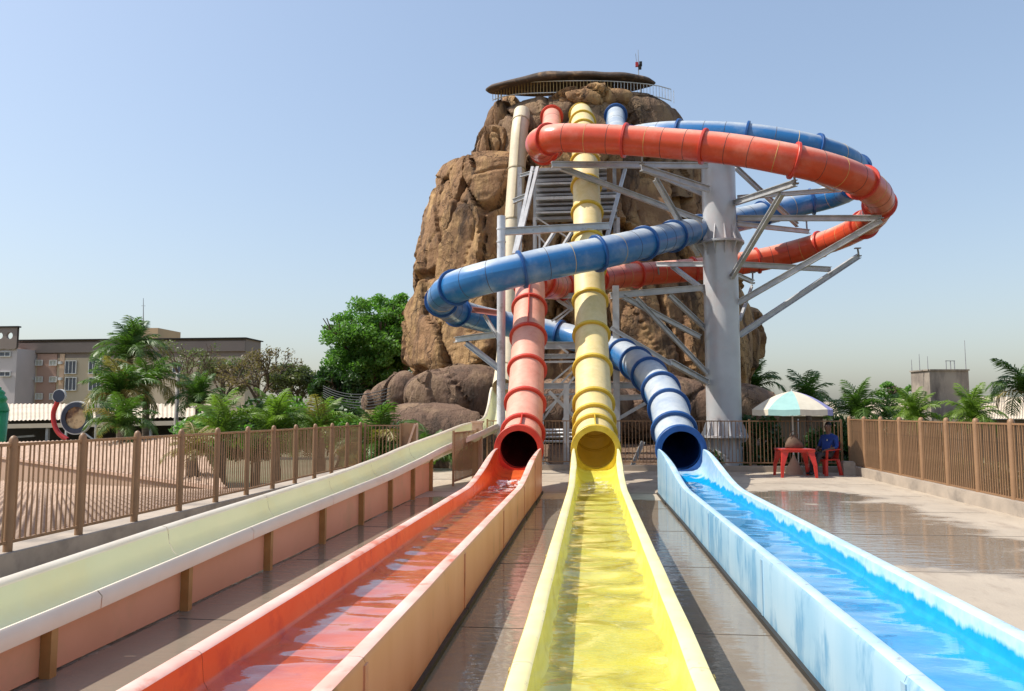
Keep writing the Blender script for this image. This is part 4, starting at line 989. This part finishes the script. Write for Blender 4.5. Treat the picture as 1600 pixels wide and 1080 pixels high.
def disc(b, c, r0, r1, y0, y1, n=48):
    ring_ = lambda r_, yy: [(c.x + math.cos(2 * math.pi * i / n) * r_, c.y + yy, c.z + math.sin(2 * math.pi * i / n) * r_) for i in range(n + 1)]
    b.grid([ring_(r0, y0), ring_(r1, y0), ring_(r1, y1), ring_(r0, y1)])
disc(b, c, RS * .70, RS, 0, .18); b.build('ring_frame', M['sign_navy'], sg, True, 30)
b = MB(); disc(b, c, .001, RS * .72, .04, .14); b.build('face', M['sign_pic'], sg)
b = MB(); disc(b, c, RS * .98, RS * 1.07, .02, .16); b.build('edge_rim', M['frame'], sg, True, 30)
c2 = at(92, 619, 33); b = MB(); disc(b, c2, .001, RS * .40, -.02, .12); b.build('small_disc', M['sign_navy'], sg, True, 30)
b = MB(); disc(b, c2, RS * .40, RS * .45, 0, .10); b.build('small_disc_rim', M['frame'], sg, True, 30)
b = MB(); ap_ = spline([at(*q) for q in ((90, 628, 33), (83.5, 645, 33), (85, 663, 33), (92, 677, 33), (105, 687, 33))], .08)
for p, q in zip(ap_, ap_[1:]): b.tube(p, q, .11, n=10, cap=False)
b.build('arm', M['sign_red'], sg, True)
b = MB(); b.tube(at(150, 660, 33.1), (at(150, 660, 33.1).x, 33.1, -3.6), .05, n=8); b.tube(at(132, 677, 33.1), at(150, 690, 33.1), .04, n=8); b.build('post', M['frame'], sg)
bal = thing('green_inflatable', at(0, 640, 40), 'shiny green ribbed inflatable top at the left edge', 'inflatable')
b = MB(); c = at(-3, 640, 40)
prof = [(.75, -.6), (.62, -.1), (.52, .1), (.60, .3), (.5, .55), (.40, .62), (.46, .8), (.3, 1.0), (.18, 1.08), (.22, 1.2), (.01, 1.32)]
c = at(-4, 630, 40); b.lathe(c, [(r_ * .8, z_ * .72) for r_, z_ in prof], 20); b.build('body', M['balloon'], bal, True); b = MB(); b.tube((c.x, c.y, -3.6), c - Vector((0, 0, .42)), .4, .58, 16); b.build('base', M['balloon'], bal, True)
lp = thing('lamp_pole', at(278, 670, 38), 'grey concrete pole standing among the palms', 'pole')
p = at(278, 583, 38); b = MB(); b.tube((p.x, p.y, -3.6), p, .13, .10, 10); b.build('pole_shaft', M['pole'], lp, True)
b = MB(); b.beam(at(268, 590, 38), at(288, 589, 38), .08); b.build('crossarm', M['pole'], lp)
for k_ in range(6):
    p, q = at(505, 603 + k_ * 3.4, 37), at(610, 606 + k_ * 5.2, 31); b = MB(); pv = None
    for i in range(13):
        t = i / 12; x = p.lerp(q, t) - Vector((0, 0, .35 * 4 * t * (1 - t)))
        if pv: b.tube(pv, x, .018, n=5, cap=False)
        pv = x
    tag(b.build('cable', M['wire']), ('topmost', 'second', 'third', 'fourth', 'fifth', 'lowest')[k_] + ' of the sagging dark cables left of the boulders', 'cable', 'sagging cables')

# ------------------------------------------------------------------ right background
tb = thing('water_tank', at(1467, 620, 60), 'square stained concrete tank tower with rods on top at right', 'tank')
TY = 60
a, c = at(1452, 579, TY), at(1513, 579, TY)
wd = c.x - a.x; bx = (a.x + c.x) / 2
az_ = -.0
p1, p2, p3 = at(1423, 580, TY + 2.2), at(1452, 579, TY), at(1513, 578, TY + .35)
dep = (p1 - p2); p4 = p3 + dep
b = MB(); zt_ = p2.z
for lo, hi in (((p1, p2, p3, p4), zt_),):
    n = 0; b.v += [(q.x, q.y, -3.6) for q in lo] + [(q.x, q.y, zt_) for q in lo]
    for f_ in ((0, 1, 5, 4), (1, 2, 6, 5), (2, 3, 7, 6), (3, 0, 4, 7), (4, 5, 6, 7)): b.face(*f_)
b.build('tank_wall', M['concrete'], tb)
b = MB()
for q, s_ in ((p1, p2), (p2, p3), (p3, p4), (p4, p1)): b.beam(Vector((q.x, q.y, zt_ + .04)), Vector((s_.x, s_.y, zt_ + .04)), .22, .10)
b.build('coping', M['concrete'], tb)
for x_, y_ in ((1424, 562), (1436, 553), (1449, 557), (1507, 532)):
    p = at(x_, y_, TY + .6); b = MB(); b.tube((p.x, p.y, zt_), p, .035, .02, 5); b.build('rod', M['steel_dark'], tb)
for x_ in (1478, 1485, 1491):
    p = at(x_, 564, TY + .6); b = MB(); b.tube((p.x, p.y, zt_), p, .035, n=5); b.build('rod', M['steel_dark'], tb)
b = MB(); b.beam(at(1477, 564, TY + .6), at(1492, 564, TY + .6), .05); b.build('cage_rail', M['steel_dark'], tb)
for i, (x0, x1, yt, yb, Y, lab) in enumerate(((1190, 1310, 628, 650, 70, 'low cream roof behind the parasol'), (1330, 1425, 624, 655, 62, 'low pale tan roof left of the concrete tank'), (1505, 1680, 620, 655, 55, 'low pale tan roof at far right'))):
    r_ = thing('low_building', at((x0 + x1) / 2, yb, Y), lab, 'building')
    a, c = at(x0, yb, Y), at(x1, yb, Y); e, f_ = at(x0 + 8, yt, Y + 8), at(x1 - 4, yt, Y + 8)
    tile_roof(r_, a, c, f_, e, M['roof2'], 40, 8, 'roof_tiles', .03)
    b = MB(); b.box(((a.x + c.x) / 2, Y + 4.5, (a.z - 3.6) / 2), (c.x - a.x - .4, 8, a.z + 3.5)); b.build('wall', M['dim_wall'], r_)

# ------------------------------------------------------------------ parasol, table, chair, person
UB = ground(1241, 741); UX, UYY = UB.x, UB.y
um = thing('parasol', (UX, UYY, 0), 'round parasol with teal, cream and lilac panels over the red table', 'parasol')
zc = at(1241, 611, UYY).z; zr = at(1241, 640, UYY).z; ru = 59 / FPX * (UYY * .99)
b = MB(); b.tube((UX, UYY, .05), (UX, UYY, zc - .03), .022, n=10); b.build('pole', M['white_plastic'], um, True, 40)
b = MB(); b.tube((UX, UYY, zc - .02), (UX, UYY, zc + .05), .02, .008, n=8); b.build('finial', M['white_plastic'], um)
pcols = ['cream', 'peach', 'teal', 'lilac', 'cream', 'teal', 'cream', 'lilac']
for i in range(8):
    a0_, a1_ = 2 * math.pi * (i - .08) / 8, 2 * math.pi * (i + .92) / 8; P = []
    for j in range(9):
        t = j / 8; row = []
        for k_ in range(7):
            an = a0_ + (a1_ - a0_) * k_ / 6; chord = math.cos((a1_ - a0_) / 2) / math.cos(an - (a0_ + a1_) / 2)
            rr_ = ru * t * (1 - (1 - chord) * .9); z = zc - (zc - zr) * (.35 * t + .65 * t * t) - .015 * (1 - abs(k_ - 3) / 3) * t
            row.append((UX + math.cos(an) * rr_, UYY + math.sin(an) * rr_, z))
        P.append(row)
    val = [(x, y, z - .15 - .008 * math.sin(k_ * 3)) for k_, (x, y, z) in enumerate(P[-1])]
    b = MB(); b.grid(P); pn = b.build('canopy_panel', M[pcols[i]], um, True)
    b = MB(); b.grid([P[-1], val]); b.build('valance', M[pcols[i]], pn, True)
    b = MB(); b.tube(Vector(P[0][0]) - Vector((0, 0, .015)), Vector(P[-1][0]) - Vector((0, 0, .015)), .006, n=5); b.build('rib', M['steel_dark'], um)
b = MB(); b.lathe((UX, UYY, 0), [(.23, .0), (.21, .10), (.12, .28), (.05, .42), (.03, .5)], 16); b.build('base_weight', M['tan_pale'], um, True)
# table
tb0 = ground(1240, 744); TX, TYY = tb0.x, tb0.y - .15
tbl = thing('plastic_table', (TX, TYY, 0), 'red square plastic table under the parasol', 'table')
tz = .70; hs = .38
b = MB(); b.box((TX - .005, TYY, tz - .015), (hs * 2 + .04, hs * 2 + .04, .03)); b.box((TX, TYY, tz - .055), (hs * 2 - .03, hs * 2 - .03, .05)); b.build('table_top', M['red_plastic'], tbl)
for sx in (-1, 1):
    for sy in (-1, 1):
        b = MB(); n = 0; x1, y1 = TX + sx * (hs - .07), TYY + sy * (hs - .07); x0, y0 = TX + sx * (hs + .03), TYY + sy * (hs + .03)
        for (xx, yy, z, s_) in ((x0, y0, 0, .028), (x0 - sx * .02, y0 - sy * .02, .3, .04), (x1, y1, tz - .09, .075), (x1, y1, tz - .031, .10)):
            b.v += [(xx - s_, yy - s_, z), (xx + s_, yy - s_, z), (xx + s_, yy + s_, z), (xx - s_, yy + s_, z)]
        for k_ in range(3):
            for e in range(4): b.face(k_ * 4 + e, k_ * 4 + (e + 1) % 4, k_ * 4 + 4 + (e + 1) % 4, k_ * 4 + 4 + e)
        b.face(3, 2, 1, 0); b.build('leg', M['red_plastic'], tbl)
bg_ = thing('bag', (TX + .02, TYY + .12, tz), 'brown slouching bag standing on the red table', 'bag')
b = MB(); P = []
for i, (sx, sy, z) in enumerate(((.20, .10, .0), (.23, .12, .04), (.20, .11, .14), (.13, .08, .24), (.07, .045, .31), (.05, .035, .34), (.002, .002, .35))):
    P.append([(TX + .02 + math.cos(2 * math.pi * j / 16) * sx * (1 + .12 * math.sin(j * 2.1 + i)), TYY + .12 + math.sin(2 * math.pi * j / 16) * sy, tz + .002 + z) for j in range(17)])
b.grid(P); b.build('bag_body', M['bag'], bg_, True)
b = MB(); pv = None
for i in range(11):
    an = math.pi * i / 10; x = Vector((TX + .02 + math.cos(an) * .10, TYY + .06, tz + .28 + math.sin(an) * .16))
    if pv: b.tube(pv, x, .010, n=5, cap=False)
    pv = x
b.build('strap', M['bag'], bg_)
b = MB(); q = ground(1248, 739); b.tube((q.x, q.y, 0.01), at(1247, 655, q.y + .6), .014, n=8); tag(b.build('white_pole', M['white_plastic'], None, True), 'thin white pole leaning upright behind the red table', 'pole')
# chair
ch0 = ground(1302, 745); HX, HY = ch0.x - .04, UYY - .22
ch = thing('plastic_chair', (HX, HY, 0), 'red plastic armchair with the seated person by the fence corner', 'chair')
def cb(name, *boxes):
    b = MB()
    for c, s_ in boxes: b.box((HX + c[0], HY + c[1], c[2]), s_)
    return b.build(name, M['red_plastic'], ch)
# the chair faces -X (towards the table)
cb('seat', ((0, 0, .40), (.46, .46, .03)), ((-.225, 0, .385), (.03, .46, .06)))
P = []
for i in range(7):
    z = .42 + .44 * i / 6
    P.append([(HX + .20 + .10 * i / 6 + .035 * math.cos(math.pi * (j / 8 - .5)) , HY - .235 + .47 * j / 8, z) for j in range(9)])
b = MB(); b.grid(P); b.grid([[(x + .018, y, z) for x, y, z in r_] for r_ in P]); b.build('backrest', M['red_plastic'], ch, True)
for sy in (-1, 1):
    for sx in (-1, 1):
        b = MB(); b.beam((HX + sx * .27, HY + sy * .27, 0), (HX + sx * .21, HY + sy * .22, .40), .085, .05); b.build('leg', M['red_plastic'], ch)
    b = MB(); b.beam((HX - .21, HY + sy * .26, .64), (HX + .27, HY + sy * .25, .66), .06, .025); b.build('armrest', M['red_plastic'], ch)
    b = MB(); b.beam((HX - .20, HY + sy * .235, .40), (HX - .20, HY + sy * .26, .635), .05, .04); b.build('arm_support', M['red_plastic'], ch)
# person: one skinned body, sitting back, facing the table, one leg stretched forward
def person():
    hip = Vector((HX + .10, HY, .52)); J = {}; E = []; Rr = {}
    def add(n, p, r_, par=None):
        J[n] = Vector(p); Rr[n] = r_
        if par: E.append((par, n))
    add('hip', hip, .135)
    add('waist', hip + Vector((.05, 0, .16)), .145, 'hip'); add('chest', hip + Vector((.08, 0, .36)), .165, 'waist')
    add('neck0', hip + Vector((.08, 0, .52)), .075, 'chest'); add('neck1', hip + Vector((.055, 0, .585)), .055, 'neck0')
    add('head0', hip + Vector((.035, 0, .655)), .082, 'neck1'); add('head1', hip + Vector((.035, 0, .735)), .092, 'head0'); add('head2', hip + Vector((.04, 0, .79)), .07, 'head1')
    for s_, n in ((-1, 'r'), (1, 'l')):
        add('sh' + n, hip + Vector((.08, s_ * .21, .44)), .075, 'chest'); add('el' + n, hip + Vector((.03, s_ * .28, .20)), .047, 'sh' + n)
        add('wr' + n, hip + Vector((-.19, s_ * .17, .13)), .032, 'el' + n); add('pa' + n, hip + Vector((-.26, s_ * .14, .12)), .033, 'wr' + n)
        for k_ in range(4): add('f%d%s' % (k_, n), hip + Vector((-.33 + .008 * abs(k_ - 1), s_ * .14 + (k_ - 1.5) * .02, .105 - .01 * k_)), .009, 'pa' + n)
        add('th' + n, hip + Vector((-.27, s_ * .14 - s_ * .05, .09)), .010, 'pa' + n)
        fx = -.62 if s_ < 0 else -.48
        add('hp' + n, hip + Vector((-.04, s_ * .09, -.01)), .105, 'hip'); add('kn' + n, hip + Vector((-.40, s_ * .11, .02)), .068, 'hp' + n)
        add('ca' + n, hip + Vector((-.40 + (fx + .40) * .45, s_ * .11, -.16)), .060, 'kn' + n)
        add('an' + n, hip + Vector((fx, s_ * .11, -.43)), .040, 'ca' + n); add('to' + n, hip + Vector((fx - .17, s_ * .12, -.475)), .036, 'an' + n)
    names = list(J); me = bpy.data.meshes.new('body'); me.from_pydata([tuple(J[n]) for n in names], [(names.index(a), names.index(b)) for a, b in E], [])
    o = bpy.data.objects.new('tmp_body', me); COL.objects.link(o)
    md = o.modifiers.new('skin', 'SKIN'); 
    if not me.skin_vertices: 
        bpy.context.view_layer.objects.active = o
    lay = me.skin_vertices[0] if me.skin_vertices else None
    if lay:
        for i, n in enumerate(names): lay.data[i].radius = (Rr[n], Rr[n]); lay.data[i].use_root = (n == 'hip')
    o.modifiers.new('sub', 'SUBSURF').levels = 2
    bpy.context.view_layer.update(); dg = bpy.context.evaluated_depsgraph_get()
    m2 = bpy.data.meshes.new_from_object(o.evaluated_get(dg)); bpy.data.objects.remove(o)
    m2.materials.clear()
    for k_ in ('shirt', 'skin', 'pants', 'shoe'): m2.materials.append(M[k_])
    idx = []
    for p in m2.polygons:
        c = p.center; best = None
        for a, b_ in E:
            A, B = J[a], J[b_]; t = max(0, min(1, (c - A).dot(B - A) / (B - A).length_squared)); dd = (c - A.lerp(B, t)).length - .5 * (Rr[a] + (Rr[b_] - Rr[a]) * t)
            if best is None or dd < best[0]: best = (dd, a, b_, t)
        _, a, b_, t = best
        if b_.startswith(('neck1', 'head')) : k_ = 1
        elif b_.startswith('pa') or b_[0] == 'f' or b_.startswith('th'): k_ = 1
        elif b_.startswith('wr'): k_ = 1 if t > .3 else 0
        elif b_.startswith('to') : k_ = 3
        elif b_.startswith(('hp', 'kn', 'ca', 'an')) : k_ = 2
        else: k_ = 0
        if a == 'hip' and b_ == 'waist' and t < .2: k_ = 2
        idx.append(k_)
    m2.polygons.foreach_set('material_index', idx); m2.polygons.foreach_set('use_smooth', [True] * len(idx))
    root = thing('person', (HX, HY, 0), 'person in blue shirt and dark trousers sitting on the red chair in shade', 'person')
    bo = bpy.data.objects.new('body', m2); COL.objects.link(bo); attach(bo, root)
    hc = J['head1'] + Vector((.012, 0, .02)); b = MB()
    P = []
    for i in range(8):
        ph = math.pi * .50 * i / 7; P.append([tuple(hc + Vector((math.sin(ph) * math.cos(th) * .088 + .016, math.sin(ph) * math.sin(th) * .080, math.cos(ph) * .098))) for th in [2 * math.pi * j / 20 for j in range(21)]])
    b.grid(P); b.build('hair', M['hair'], root, True)
    # face: nose, eyes, mouth, ears
    f0 = J['head1'] + Vector((-.086, 0, -.01))
    b = MB(); b.tube(f0 + Vector((.01, 0, .015)), f0 + Vector((-.018, 0, -.022)), .008, .015, 8); b.build('nose', M['skin'], bo)
    for s_ in (-1, 1):
        b = MB(); b.lathe(f0 + Vector((.008, s_ * .032, .018)), [(.001, -.008), (.008, -.004), (.010, 0), (.008, .004), (.001, .008)], 8); b.build('eye', M['white_plastic'], bo)
        b = MB(); b.lathe(J['head1'] + Vector((.015, s_ * .088, -.01)), [(.002, -.03), (.014, -.015), (.018, .01), (.01, .028), (.002, .032)], 8, (1, .5)); b.build('ear', M['skin'], bo)
    b = MB(); b.box(f0 + Vector((.008, 0, -.052)), (.012, .045, .008)); b.build('mouth', M['bag'], bo)
    ch.rotation_euler = (0, 0, R(32)); root.rotation_euler = (0, 0, R(32))
    b = MB(); b.box(J['chest'] + Vector((-.128, -.055, .02)), (.012, .06, .04)); b.build('shirt_badge', M['white_plastic'], bo)
person()
b = MB(); q = ground(1328, 743); b.box((q.x, q.y + .15, .16), (.30, .30, .32)); b.box((q.x, q.y + .15, .335), (.26, .26, .03)); tag(b.build('concrete_block', M['kerb']), 'dark concrete block in the fence corner beside the red chair', 'block')
print('objects', len(bpy.data.objects))
